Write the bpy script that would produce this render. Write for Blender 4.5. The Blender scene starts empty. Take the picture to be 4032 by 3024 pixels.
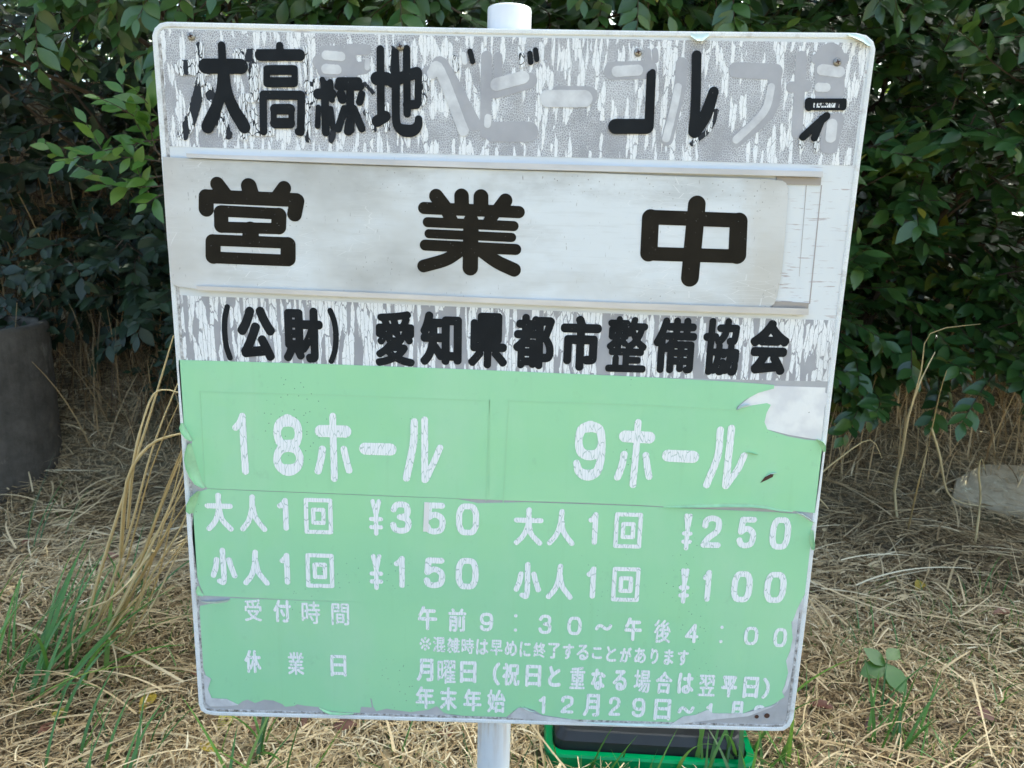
import bpy, bmesh, math, random
import numpy as np
from mathutils import Vector, Matrix, geometry

S = bpy.context.scene
COL = S.collection
R = math.radians
Z0 = 0.25                       # height of the sign's lower edge above the grass

# ------------------------------------------------------------------ camera
cam_d = bpy.data.cameras.new("camera")
cam = bpy.data.objects.new("camera", cam_d)
COL.objects.link(cam)
cam.rotation_euler = (1.34966637, -0.02405139, 0.01653448)
cam.location = (0.02373259, -1.0289297, 0.75999234 + Z0)
cam_d.sensor_fit = 'HORIZONTAL'
cam_d.sensor_width = 36.0
cam_d.lens = 36.0 * 3028.0 / 4032.0
cam_d.clip_start = 0.02
cam_d.clip_end = 500.0
cam_d.dof.use_dof = True
cam_d.dof.focus_distance = 1.12
cam_d.dof.aperture_fstop = 10.0
S.camera = cam

# ------------------------------------------------------------------ light
SUN_EL, SUN_AZ = R(52), R(35)   # azimuth from +Y (behind the hedge) towards +X
world = bpy.data.worlds.new("World")
S.world = world
world.use_nodes = True
wn = world.node_tree
for n in list(wn.nodes):
    wn.nodes.remove(n)
sky = wn.nodes.new("ShaderNodeTexSky")
sky.sky_type = 'NISHITA'
sky.sun_disc = False
sky.sun_elevation = SUN_EL
sky.sun_rotation = SUN_AZ
sky.air_density = 0.6
sky.dust_density = 6.0
sky.ozone_density = 1.0
bg = wn.nodes.new("ShaderNodeBackground")
bg.inputs['Strength'].default_value = 0.15
wo = wn.nodes.new("ShaderNodeOutputWorld")
wn.links.new(sky.outputs[0], bg.inputs[0])
wn.links.new(bg.outputs[0], wo.inputs[0])
sd = bpy.data.lights.new("sun", 'SUN')
sd.energy = 3.5
sd.angle = R(0.5)
sd.color = (1.0, 0.94, 0.84)
so = bpy.data.objects.new("sun", sd)
COL.objects.link(so)
sdir = Vector((math.sin(SUN_AZ) * math.cos(SUN_EL), math.cos(SUN_AZ) * math.cos(SUN_EL), math.sin(SUN_EL)))
so.rotation_euler = sdir.to_track_quat('Z', 'Y').to_euler()
so.location = sdir * 20
S.view_settings.view_transform = 'Standard'
S.view_settings.look = 'None'
S.view_settings.gamma = 1.0
S.view_settings.exposure = 2.47
S.view_settings.use_white_balance = True
S.view_settings.white_balance_temperature = 6400
S.view_settings.white_balance_tint = -7
S.cycles.max_bounces = 8
S.cycles.use_denoising = True

# ------------------------------------------------------------------ helpers
CM = cam.rotation_euler.to_matrix()
CL = Vector(cam.location)
def W(x, y, depth):
    """a point read off the photograph (2212 px wide) set at its real distance behind the sign"""
    k = 4032.0 / 2212.0
    d = CM @ Vector(((x * k - 2016) / 3028.0, -(y * k - 1512) / 3028.0, -1.0))
    t = (depth - CL.y) / d.y
    return CL + d * t

def link(o, parent=None):
    COL.objects.link(o)
    if parent is not None:
        o.parent = parent
    return o

def tag(o, label=None, cat=None, group=None, kind=None):
    if label: o['label'] = label
    if cat: o['category'] = cat
    if group: o['group'] = group
    if kind: o['kind'] = kind
    return o

def empty(name, loc=(0, 0, 0), rz=0.0):
    o = bpy.data.objects.new(name, None)
    o.empty_display_size = 0.1
    o.location = loc
    o.rotation_euler = (0, 0, rz)
    return link(o)

def mesh_obj(name, verts, faces, mat, parent=None, smooth=False):
    me = bpy.data.meshes.new(name)
    me.from_pydata([tuple(v) for v in verts], [], [tuple(f) for f in faces])
    if smooth:
        me.polygons.foreach_set("use_smooth", [True] * len(me.polygons))
    me.update()
    if mat: me.materials.append(mat)
    return link(bpy.data.objects.new(name, me), parent)

def np_mesh(name, V, quads, mat, parent=None, tint=None, smooth=True):
    """V (n,3), quads (m,4) numpy, tint (n,) per-vertex random number"""
    me = bpy.data.meshes.new(name)
    me.vertices.add(len(V))
    me.vertices.foreach_set("co", np.ascontiguousarray(V, dtype=np.float32).ravel())
    m = len(quads)
    me.loops.add(m * 4)
    me.loops.foreach_set("vertex_index", np.ascontiguousarray(quads, dtype=np.int32).ravel())
    me.polygons.add(m)
    me.polygons.foreach_set("loop_start", np.arange(0, m * 4, 4, dtype=np.int32))
    me.polygons.foreach_set("use_smooth", np.full(m, smooth, dtype=bool))
    me.update(calc_edges=True)
    if tint is not None:
        a = me.attributes.new("tint", 'FLOAT', 'POINT')
        a.data.foreach_set("value", np.ascontiguousarray(tint, dtype=np.float32))
    if mat: me.materials.append(mat)
    return link(bpy.data.objects.new(name, me), parent)

class MB:
    def __init__(self): self.v = []; self.f = []
    def add(self, vs, fs):
        b = len(self.v)
        self.v += [tuple(x) for x in vs]
        self.f += [tuple(i + b for i in f) for f in fs]
    def tube(self, pts, rad, n=8, caps=True):
        pts = [Vector(p) for p in pts]
        if not hasattr(rad, '__len__'): rad = [rad] * len(pts)
        vs = []; fs = []
        up = Vector((0.13, 0.21, 0.97))
        for i, p in enumerate(pts):
            t = (pts[min(i + 1, len(pts) - 1)] - pts[max(i - 1, 0)]).normalized()
            a = t.cross(up)
            if a.length < 1e-4: a = t.cross(Vector((1, 0, 0)))
            a.normalize(); b = t.cross(a)
            for k in range(n):
                w = 2 * math.pi * k / n
                vs.append(p + (a * math.cos(w) + b * math.sin(w)) * rad[i])
        for i in range(len(pts) - 1):
            for k in range(n):
                fs.append((i * n + k, i * n + (k + 1) % n, (i + 1) * n + (k + 1) % n, (i + 1) * n + k))
        if caps:
            fs.append(tuple(range(n))[::-1]); fs.append(tuple((len(pts) - 1) * n + k for k in range(n)))
        self.add(vs, fs)
    def lathe(self, prof, n=48, c=(0, 0, 0), closed=False):
        vs = []; fs = []
        for r, z in prof:
            for k in range(n):
                w = 2 * math.pi * k / n
                vs.append((c[0] + r * math.cos(w), c[1] + r * math.sin(w), c[2] + z))
        m = len(prof)
        for i in range(m if closed else m - 1):
            j = (i + 1) % m
            for k in range(n):
                fs.append((i * n + k, i * n + (k + 1) % n, j * n + (k + 1) % n, j * n + k))
        self.add(vs, fs)
    def build(self, name, mat, parent=None, smooth=False):
        return mesh_obj(name, self.v, self.f, mat, parent, smooth)

# ------------------------------------------------------------------ material helpers
class NT:
    def __init__(self, name, bump=True):
        self.m = bpy.data.materials.new(name)
        self.m.use_nodes = True
        self.t = self.m.node_tree
        self.p = self.t.nodes['Principled BSDF']
        self.co = self.t.nodes.new('ShaderNodeTexCoord').outputs['Object']
    def n(self, typ, **kw):
        x = self.t.nodes.new(typ)
        for k, v in kw.items(): setattr(x, k, v)
        return x
    def l(self, a, b): self.t.links.new(a, b)
    def map(self, scale, loc=(0, 0, 0), rot=(0, 0, 0), src=None):
        x = self.n('ShaderNodeMapping')
        x.inputs['Scale'].default_value = scale
        x.inputs['Location'].default_value = loc
        x.inputs['Rotation'].default_value = rot
        self.l(src or self.co, x.inputs[0])
        return x.outputs[0]
    def noise(self, scale, vec=None, detail=4, rough=.55, dist=0.0):
        x = self.n('ShaderNodeTexNoise')
        x.inputs['Scale'].default_value = scale
        x.inputs['Detail'].default_value = detail
        x.inputs['Roughness'].default_value = rough
        x.inputs['Distortion'].default_value = dist
        self.l(vec or self.co, x.inputs['Vector'])
        return x.outputs[0]
    def noisec(self, scale, vec=None, detail=3):
        x = self.n('ShaderNodeTexNoise')
        x.inputs['Scale'].default_value = scale
        x.inputs['Detail'].default_value = detail
        self.l(vec or self.co, x.inputs['Vector'])
        return x.outputs[1]
    def voro(self, vec, scale=1.0, feature='F1', out=0, rnd=1.0):
        x = self.n('ShaderNodeTexVoronoi', feature=feature, voronoi_dimensions='2D')
        vec = self.flat(vec)
        x.inputs['Scale'].default_value = scale
        x.inputs['Randomness'].default_value = rnd
        self.l(vec, x.inputs['Vector'])
        return x.outputs[out]
    def flat(self, vec):
        """x and z of a vector as a 2-D position on the face of the sign"""
        s = self.n('ShaderNodeSeparateXYZ'); self.l(vec, s.inputs[0])
        c = self.n('ShaderNodeCombineXYZ')
        self.l(s.outputs[0], c.inputs[0]); self.l(s.outputs[2], c.inputs[1])
        return c.outputs[0]
    def math(self, op, a, b=None, c=None, clamp=False):
        x = self.n('ShaderNodeMath', operation=op, use_clamp=clamp)
        for i, v in enumerate((a, b, c)):
            if v is None: continue
            if isinstance(v, (int, float)): x.inputs[i].default_value = v
            else: self.l(v, x.inputs[i])
        return x.outputs[0]
    def vmath(self, op, a, b):
        x = self.n('ShaderNodeVectorMath', operation=op)
        for i, v in enumerate((a, b)):
            if isinstance(v, tuple): x.inputs[i].default_value = v
            else: self.l(v, x.inputs[i])
        return x.outputs[0]
    def step(self, v, lo, hi):
        x = self.n('ShaderNodeMapRange')
        x.inputs['From Min'].default_value = lo
        x.inputs['From Max'].default_value = hi
        self.l(v, x.inputs['Value'])
        return x.outputs[0]
    def mix(self, f, a, b):
        x = self.n('ShaderNodeMix', data_type='RGBA')
        if isinstance(f, (int, float)): x.inputs[0].default_value = f
        else: self.l(f, x.inputs[0])
        for i, v in ((6, a), (7, b)):
            if isinstance(v, tuple): x.inputs[i].default_value = (v[0], v[1], v[2], 1)
            else: self.l(v, x.inputs[i])
        return x.outputs[2]
    def ramp(self, v, stops):
        x = self.n('ShaderNodeValToRGB')
        e = x.color_ramp.elements
        while len(e) < len(stops): e.new(0.5)
        for el, (p, c) in zip(e, stops):
            el.position = p; el.color = (c[0], c[1], c[2], 1)
        self.l(v, x.inputs[0])
        return x.outputs[0]
    def bump(self, h, strength=.3, dist=.001):
        x = self.n('ShaderNodeBump')
        x.inputs['Strength'].default_value = strength
        x.inputs['Distance'].default_value = dist
        self.l(h, x.inputs['Height'])
        self.l(x.outputs[0], self.p.inputs['Normal'])
    def color(self, c):
        if isinstance(c, tuple): self.p.inputs['Base Color'].default_value = (c[0], c[1], c[2], 1)
        else: self.l(c, self.p.inputs['Base Color'])
    def rough(self, v):
        if isinstance(v, (int, float)): self.p.inputs['Roughness'].default_value = v
        else: self.l(v, self.p.inputs['Roughness'])
    def spec(self, v): self.p.inputs['Specular IOR Level'].default_value = v

WHITE = (.74, .75, .77)
GREY = (.39, .39, .42)
GREEN = (.315, .615, .355)

def flakes(m, sx, sz, seed, amount, ragged=.5):
    """mask of upright flakes of curling white film: 1 where a flake survives"""
    base = m.map((1 / sx, 1.0, 1 / sz), (seed, 0, seed * .7))
    nv = m.noisec(1.0, m.map((.9 / sx, 1, 3.2 / sz), (seed, 0, 0)), 3)
    warp = m.vmath('ADD', base, m.vmath('MULTIPLY', nv, (ragged, 0, ragged)))
    x = m.n('ShaderNodeTexVoronoi', feature='F1', voronoi_dimensions='2D')
    x.inputs['Scale'].default_value = 1.0
    x.inputs['Randomness'].default_value = .9
    m.l(m.flat(warp), x.inputs['Vector'])
    sep = m.n('ShaderNodeSeparateColor')
    m.l(x.outputs['Color'], sep.inputs[0])
    patch = m.noise(1.0, m.map((11, 1, 6), (seed * 3, 0, seed)), 2)
    v = m.math('ADD', sep.outputs[0], m.math('MULTIPLY', m.math('SUBTRACT', patch, .5), 1.5))
    on = m.math('LESS_THAN', v, amount)
    ed = m.voro(warp, 1.0, 'DISTANCE_TO_EDGE')
    keep = m.math('GREATER_THAN', ed, .045)
    return m.math('MULTIPLY', on, keep)

def cracks(m, sx, sz, seed, width):
    v = m.vmath('ADD', m.map((1 / sx, 1.0, 1 / sz), (seed, 0, seed)), m.vmath('MULTIPLY', m.noisec(1.0, m.map((90, 1, 60)), 2), (.7, 0, .7)))
    e = m.voro(v, 1.0, 'DISTANCE_TO_EDGE')
    return m.math('LESS_THAN', e, width)

def mat_header():
    m = NT('peeling_header_film')
    fl = flakes(m, .0044, .030, 3.1, .39, .7)
    ck = m.math('MULTIPLY', cracks(m, .0036, .013, 1.7, .03), .6)
    fl = m.math('MULTIPLY', fl, m.math('SUBTRACT', 1.0, ck))
    # keep the flakes inside the lettering band
    sp = m.n('ShaderNodeSeparateXYZ'); m.l(m.co, sp.inputs[0])
    sl = m.math('ADD', sp.outputs[2], m.math('MULTIPLY', m.noise(40, m.map((1, 1, .02)), 2), .012))
    lo = m.math('GREATER_THAN', sl, Z0 + .832)
    fl = m.math('MULTIPLY', fl, lo)
    # fine alligator crackle of white film all over the grey
    cv = m.vmath('ADD', m.map((420, 1, 330)), m.vmath('MULTIPLY', m.noisec(260, None, 2), (1.1, 0, 1.1)))
    ce = m.voro(cv, 1.0, 'DISTANCE_TO_EDGE')
    amt = m.step(m.noise(16, None, 3), .36, .66)
    cm = m.math('LESS_THAN', ce, m.math('MULTIPLY_ADD', amt, .16, .03))
    gtone = m.ramp(m.noise(9, None, 4), [(0.3, (.29, .29, .315)), (.7, (.37, .37, .40))])
    c = m.mix(cm, gtone, (.62, .63, .66))
    c = m.mix(fl, c, (.84, .85, .87))
    dirt = m.step(m.noise(30, m.map((1, 1, .25)), 5), .58, .8)
    c = m.mix(m.math('MULTIPLY', dirt, .25), c, (.42, .40, .37))
    m.color(c); m.rough(.6); m.spec(.3)
    m.bump(m.math('ADD', fl, m.math('MULTIPLY', cm, .5)), .6, .0006)
    return m.m

def mat_name():
    m = NT('peeling_name_film')
    fl = flakes(m, .0050, .042, 8.3, .62, .7)
    ck = m.math('MULTIPLY', cracks(m, .0032, .018, 4.7, .024), .6)
    fl = m.math('MULTIPLY', fl, m.math('SUBTRACT', 1.0, ck))
    g = m.ramp(m.noise(14, None, 4), [(.3, (.30, .30, .325)), (.7, (.39, .39, .42))])
    c = m.mix(fl, g, (.83, .84, .86))
    dirt = m.step(m.noise(22, m.map((1, 1, .3)), 5), .58, .75)
    c = m.mix(m.math('MULTIPLY', dirt, .35), c, (.33, .31, .29))
    m.color(c); m.rough(.6); m.spec(.3)
    m.bump(fl, .6, .0006)
    return m.m

def mat_cracked_black():
    m = NT('flaked_black_film')
    fl = flakes(m, .0056, .040, 5.5, .80, .6)
    ck = cracks(m, .0034, .014, 2.2, .05)
    fl = m.math('MULTIPLY', fl, m.math('SUBTRACT', 1.0, ck))
    m.color(m.mix(fl, (.014, .016, .022), (.78, .79, .81)))
    m.rough(.5); m.spec(.3)
    m.bump(fl, .5, .0006)
    return m.m

def mat_ghost(a, b, name):
    m = NT(name)
    m.color(m.ramp(m.noise(28, None, 5, .6), [(.3, a), (.68, b)]))
    m.rough(.55); m.spec(.3)
    return m.m

def mat_black(a=(.011, .0125, .0145), name='black_film', wear=.70):
    m = NT(name)
    w = m.step(m.noise(420, None, 2), wear + .05, wear + .08)
    t = m.ramp(m.noise(24, None, 4), [(.3, a), (.75, tuple(x * 1.7 for x in a))])
    m.color(m.mix(w, t, (.30, .30, .30)))
    m.rough(m.math('MULTIPLY_ADD', m.noise(30), .2, .45)); m.spec(.08)
    return m.m

def mat_white_letters():
    m = NT('cracked_white_film')
    ck = cracks(m, .0036, .022, 7.7, .05)
    c = m.mix(ck, (.84, .85, .87), (.50, .58, .56))
    c = m.mix(m.math('MULTIPLY', m.step(m.noise(35, None, 4), .5, .75), .25), c, (.70, .74, .74))
    m.color(c); m.rough(.55); m.spec(.3)
    m.bump(ck, -.4, .0005) if False else None
    return m.m

def mat_green():
    m = NT('faded_green_film')
    big = m.noise(3.2, m.map((1, 1, 1.5), (4, 0, 2)), 3)
    c = m.ramp(big, [(.3, (.315, .635, .385)), (.5, (.335, .66, .385)), (.72, (.365, .69, .40))])
    fine = m.noise(900, None, 2)
    c = m.mix(m.math('MULTIPLY', m.step(fine, .3, .8), .12), c, (.36, .66, .48))
    # square ghost patches of older lettering under the film
    sq = m.n('ShaderNodeTexVoronoi', feature='F1', distance='CHEBYCHEV', voronoi_dimensions='2D')
    sq.inputs['Scale'].default_value = 15; m.l(m.flat(m.co), sq.inputs['Vector'])
    sp = m.n('ShaderNodeSeparateColor'); m.l(sq.outputs['Color'], sp.inputs[0])
    pt = m.math('MULTIPLY', m.math('GREATER_THAN', sp.outputs[0], .72), m.math('LESS_THAN', sq.outputs['Distance'], .42))
    c = m.mix(m.math('MULTIPLY', pt, .14), c, (.34, .67, .33))
    # specks of grime
    sk = m.voro(m.map((70, 1, 70)), 1.0, 'F1')
    c = m.mix(m.math('MULTIPLY', m.math('LESS_THAN', sk, .045), m.step(m.noise(9, m.map((1, 1, 1), (3, 0, 5)), 2), .58, .66)), c, (.08, .14, .10))
    dust = m.step(m.noise(7, m.map((1, 1, .45), (1, 0, 9)), 6, .62), .50, .75)
    c = m.mix(m.math('MULTIPLY', dust, .36), c, (.47, .68, .52))
    run = m.step(m.noise(1.0, m.map((60, 1, 3.5), (0, 0, 4)), 4, .6), .58, .74)
    c = m.mix(m.math('MULTIPLY', run, .20), c, (.28, .54, .29))
    soil = m.step(m.noise(34, m.map((1, 1, .8), (8, 0, 3)), 6, .7), .60, .74)
    c = m.mix(m.math('MULTIPLY', soil, .20), c, (.20, .36, .24))
    m.color(c)
    m.rough(m.math('MULTIPLY_ADD', m.noise(9, None, 3), .22, .33)); m.spec(.5)
    m.bump(m.noise(11, None, 3), .10, .004)
    return m.m

def mat_panel():
    m = NT('white_sign_paint')
    st = m.step(m.noise(60, m.map((.35, 1, 3.2)), 4, .6), .62, .68)
    stripes = m.math('MULTIPLY', st, m.step(m.noise(9), .48, .62))
    ms = m.step(m.noise(120, m.map((4, 1, .5), (3, 0, 1)), 3, .6), .68, .73)
    c = m.ramp(m.noise(6, None, 4), [(.3, (.64, .665, .69)), (.7, (.71, .735, .76))])
    c = m.mix(m.math('MULTIPLY', stripes, .75), c, (.40, .34, .33))
    c = m.mix(m.math('MULTIPLY', ms, .5), c, (.50, .49, .50))
    hs = m.step(m.noise(1.0, m.map((26, 1, 330)), 3, .6), .60, .64)
    sp = m.n('ShaderNodeSeparateXYZ'); m.l(m.co, sp.inputs[0])
    zone = m.math('MULTIPLY', m.step(sp.outputs[0], .325, .35), m.step(m.noise(9, None, 3), .42, .52))
    c = m.mix(m.math('MULTIPLY', m.math('MULTIPLY', hs, zone), .85), c, (.40, .33, .33))
    m.color(c); m.rough(.5); m.spec(.35)
    return m.m

def mat_trim():
    m = NT('chalky_white_edging')
    c = m.ramp(m.noise(14, None, 4), [(.3, (.66, .68, .69)), (.6, (.78, .80, .81))])
    gr = m.step(m.noise(55, m.map((1, 1, 1)), 6, .7), .54, .72)
    c = m.mix(m.math('MULTIPLY', gr, .62), c, (.40, .37, .35))
    sp = m.n('ShaderNodeSeparateXYZ'); m.l(m.co, sp.inputs[0])
    ck = m.math('MULTIPLY', m.math('LESS_THAN', m.voro(m.map((330, 1, 330)), 1.0, 'DISTANCE_TO_EDGE'), .07), .4)
    c = m.mix(ck, c, (.52, .52, .53))
    rust = m.math('MULTIPLY', m.math('LESS_THAN', m.math('ADD', sp.outputs[2], m.math('MULTIPLY', m.noise(14), .012)), Z0 + .012), .0)
    c = m.mix(rust, c, (.45, .22, .08))
    m.color(c); m.rough(.6); m.spec(.3)
    return m.m

def mat_backing():
    m = NT('bare_grey_backing')
    c = m.ramp(m.noise(16, None, 5, .65), [(.3, (.37, .37, .39)), (.7, (.48, .48, .50))])
    c = m.mix(m.math('MULTIPLY', m.step(m.noise(45, None, 6, .7), .56, .72), .45), c, (.30, .28, .26))
    m.color(c); m.rough(.65)
    return m.m

def mat_torn():
    m = NT('torn_white_backing_paper')
    c = m.ramp(m.noise(22, None, 3), [(.4, (.68, .68, .70)), (.55, (.80, .80, .80))])
    r = m.step(m.noise(55, m.map((1.4, 1, 1), (2, 0, 6)), 4), .71, .735)
    c = m.mix(r, c, (.22, .09, .035))
    k = m.step(m.noise(75, m.map((1, 1, 1), (7, 0, 1)), 4), .72, .74)
    c = m.mix(k, c, (.06, .055, .05))
    m.color(c); m.rough(.6)
    m.bump(m.noise(40, None, 3), .3, .003)
    return m.m

def mat_plate():
    m = NT('weathered_aluminium_plate')
    cl = m.noise(4.2, m.map((.8, 1, 1.6), (1.2, 0, .4)), 5, .6)
    c = m.ramp(cl, [(.30, (.42, .42, .41)), (.45, (.57, .58, .58)), (.58, (.68, .71, .74))])
    st = m.noise(26, m.map((.5, 1, 6)), 4, .65)
    c = m.mix(m.math('MULTIPLY', m.step(st, .52, .75), .30), c, (.44, .44, .43))
    # grime pulled along the rails, where the plate rubs
    sp = m.n('ShaderNodeSeparateXYZ'); m.l(m.co, sp.inputs[0])
    zt = m.math('ADD', sp.outputs[2], m.math('MULTIPLY', m.noise(18, m.map((1, 1, 3)), 5, .65), .03))
    lowb = m.math('MULTIPLY', m.step(zt, Z0 + .636, Z0 + .622), m.step(m.noise(9, m.map((1, 1, 2), (3, 0, 2)), 5, .65), .40, .58))
    c = m.mix(m.math('MULTIPLY', lowb, .42), c, (.30, .30, .29))
    upb = m.math('MULTIPLY', m.step(zt, Z0 + .782, Z0 + .800), m.step(m.noise(8, m.map((1, 1, 2), (6, 0, 1)), 5, .65), .42, .6))
    c = m.mix(m.math('MULTIPLY', upb, .42), c, (.33, .33, .32))
    er = m.step(m.math('ADD', sp.outputs[0], m.math('MULTIPLY', m.noise(40, m.map((1, 1, .5)), 5, .7), .05)), .322, .352)
    c = m.mix(m.math('MULTIPLY', er, .40), c, (.50, .45, .38))
    # bare scuffed end on the left, browner
    ed = m.step(m.math('ADD', sp.outputs[0], m.math('MULTIPLY', m.noise(30, None, 4), .03)), -.345, -.425)
    c = m.mix(m.math('MULTIPLY', ed, .45), c, (.50, .46, .42))
    sx = m.math('MULTIPLY', m.step(m.noise(240, m.map((1.6, 1, .35), (0, 0, 0), (0, .4, 0)), 2), .70, .74), m.step(m.noise(8), .38, .5))
    c = m.mix(m.math('MULTIPLY', sx, .8), c, (.30, .29, .29))
    scr = m.voro(m.map((28, 1, 150), (2, 0, 3), (0, .55, 0)), 1.0, 'DISTANCE_TO_EDGE')
    sm = m.math('MULTIPLY', m.math('LESS_THAN', scr, .016), m.step(m.noise(7, m.map((1, 1, 1), (5, 0, 0))), .52, .6))
    c = m.mix(m.math('MULTIPLY', sm, .55), c, (.82, .82, .83))
    dots = m.math('LESS_THAN', m.voro(m.map((80, 1, 80)), 1.0), .055)
    c = m.mix(m.math('MULTIPLY', dots, m.step(m.noise(12, m.map((1, 1, 1), (0, 0, 8))), .54, .66)), c, (.25, .24, .23))
    m.color(c)
    m.p.inputs['Metallic'].default_value = .0
    m.rough(m.math('MULTIPLY_ADD', m.noise(20), .25, .38)); m.spec(.45)
    m.bump(m.noise(6, None, 2), .06, .004)
    return m.m

def mat_metal(name, col, rough=.42, metal=.55):
    m = NT(name)
    c = m.ramp(m.noise(60, m.map((.2, 1, 1)), 4), [(.35, tuple(x * .82 for x in col)), (.65, col)])
    m.color(c); m.rough(rough); m.p.inputs['Metallic'].default_value = metal
    return m.m

def mat_paint(name, col, rough=.4, var=.12, scale=12):
    m = NT(name)
    c = m.ramp(m.noise(scale, None, 4), [(.3, tuple(x * (1 - var) for x in col)), (.7, col)])
    d = m.step(m.noise(scale * 3, None, 6, .7), .62, .8)
    m.color(m.mix(m.math('MULTIPLY', d, .25), c, tuple(x * .55 for x in col)))
    m.rough(rough)
    return m.m

def mat_leaf(name, stops, gloss=.34, trans=.22):
    m = NT(name)
    a = m.n('ShaderNodeAttribute', attribute_name='tint')
    c = m.ramp(a.outputs['Fac'], stops)
    c = m.mix(m.math('MULTIPLY', m.noise(70, None, 3), .35), c, tuple(x * .6 for x in stops[0][1]))
    m.color(c); m.rough(gloss); m.spec(.75)
    tr = m.n('ShaderNodeBsdfTranslucent')
    hs = m.n('ShaderNodeHueSaturation'); hs.inputs['Value'].default_value = 2.0; hs.inputs['Hue'].default_value = .48
    m.l(c, hs.inputs['Color']); m.l(hs.outputs[0], tr.inputs[0])
    mx = m.n('ShaderNodeMixShader'); mx.inputs[0].default_value = trans
    m.l(m.p.outputs[0], mx.inputs[1]); m.l(tr.outputs[0], mx.inputs[2])
    m.l(mx.outputs[0], m.t.nodes['Material Output'].inputs[0])
    return m.m

def mat_straw(name, stops, trans=.15):
    m = NT(name)
    a = m.n('ShaderNodeAttribute', attribute_name='tint')
    c = m.ramp(a.outputs['Fac'], stops)
    m.color(c); m.rough(.6); m.spec(.3)
    return m.m

def mat_sealant():
    m = NT('grimy_sealant')
    c = m.ramp(m.noise(120, None, 6, .75), [(.36, (.15, .14, .125)), (.5, (.42, .41, .41)), (.64, (.66, .66, .68))])
    m.color(c); m.rough(.8); m.spec(.2)
    m.bump(m.noise(160, None, 4), .6, .001)
    return m.m
M = dict(
    sealant=mat_sealant(),
    header=mat_header(), name=mat_name(), cracked=mat_cracked_black(),
    ghost=mat_ghost((.34, .34, .37), (.42, .42, .45), 'adhesive_ghost_grey'),
    light=mat_ghost((.44, .44, .47), (.70, .71, .73), 'adhesive_ghost_white'),
    black=mat_black(), ink=mat_black((.013, .011, .008), 'black_plate_film', .69),
    letters=mat_white_letters(), green=mat_green(), panel=mat_panel(), trim=mat_trim(),
    backing=mat_backing(), torn=mat_torn(), plate=mat_plate(),
    rail=mat_metal('dull_aluminium', (.62, .60, .60), .45, .35), screw=mat_metal('screw_steel', (.33, .32, .30), .4, .8),
    pipe=mat_paint('white_pipe_enamel', (.74, .75, .79), .32, .06, 8),
    mint=mat_paint('pale_green_film_reverse', (.40, .68, .40), .45, .3, 40),
    aqua=mat_paint('pale_aqua_film_reverse', (.62, .74, .70), .45, .25, 50),
    faint=mat_paint('faint_lighter_green', (.345, .645, .385), .4, .02, 40),
    hole=mat_paint('rusty_hole_rim', (.07, .03, .02), .7),
    tape=mat_paint('pinkish_white_tape', (.76, .74, .74), .5, .05),
)

# ------------------------------------------------------------------ outlines of films and lettering, 0.1 mm, in the sign's own plane
RM = np.array(CM); T_ = np.array(CL) - np.array([0, 0, Z0]); F_ = 3028.
def plane(pts, yoff=0.0):
    """readings of the 4032 px photograph -> millimetres in the sign's own plane, at depth yoff"""
    pts = np.atleast_2d(np.asarray(pts, float))
    d = np.stack([(pts[:, 0] - 2016) / F_, -(pts[:, 1] - 1512) / F_, -np.ones(len(pts))], 1) @ RM.T
    t = (yoff - T_[1]) / d[:, 1]
    P = T_ + t[:, None] * d
    return P[:, [0, 2]] * 1000
REG={1:(1.84333,600,60),2:(1.16421,1600,60),3:(1.47467,600,600),4:(1.47467,2000,600),5:(1.52552,650,1400),6:(1.47467,1900,1400),7:(1.70154,700,2200),8:(1.264,1550,2300),0:(2212/4032.,0,0)}
def px(r,pts):
    s,ox,oy=REG[r];pts=np.atleast_2d(np.asarray(pts,float))
    return np.stack([pts[:,0]/s+ox,pts[:,1]/s+oy],1)
def marching(f,xs,ys):
    """f[y,x] contour 0 -> list of loops (closed)"""
    ny,nx=f.shape
    segs={}
    def interp(i,j,k,l):
        a,b=f[j,i],f[l,k];t=a/(a-b)
        return (xs[i]+t*(xs[k]-xs[i]),ys[j]+t*(ys[l]-ys[j]))
    ins=f<0
    pt={}
    nxt={}
    cells=np.argwhere((ins[:-1,:-1]!=ins[1:,1:])|(ins[:-1,1:]!=ins[1:,:-1])|(ins[:-1,:-1]!=ins[:-1,1:]))
    def E(kind,i,j):
        k=(kind,i,j)
        if k not in pt:
            pt[k]=interp(i,j,i+1,j) if kind=='h' else interp(i,j,i,j+1)
        return k
    for j,i in cells:
        a,b,c,d=ins[j,i],ins[j,i+1],ins[j+1,i+1],ins[j+1,i]
        code=a*1+b*2+c*4+d*8
        B,Rr,Tt,L=('h',i,j),('v',i+1,j),('h',i,j+1),('v',i,j)
        tab={1:[(L,B)],2:[(B,Rr)],3:[(L,Rr)],4:[(Rr,Tt)],5:[(L,B),(Rr,Tt)],6:[(B,Tt)],7:[(L,Tt)],8:[(Tt,L)],9:[(Tt,B)],10:[(B,Rr),(Tt,L)],11:[(Tt,Rr)],12:[(Rr,L)],13:[(Rr,B)],14:[(B,L)]}
        for u,v in tab.get(code,[]):
            E(*u);E(*v);nxt[u]=v
    loops=[]
    seen=set()
    for s in list(nxt):
        if s in seen: continue
        lp=[];k=s
        while k is not None and k not in seen:
            seen.add(k);lp.append(pt[k]);k=nxt.get(k)
        if len(lp)>=4: loops.append(np.array(lp))
    return loops
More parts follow.
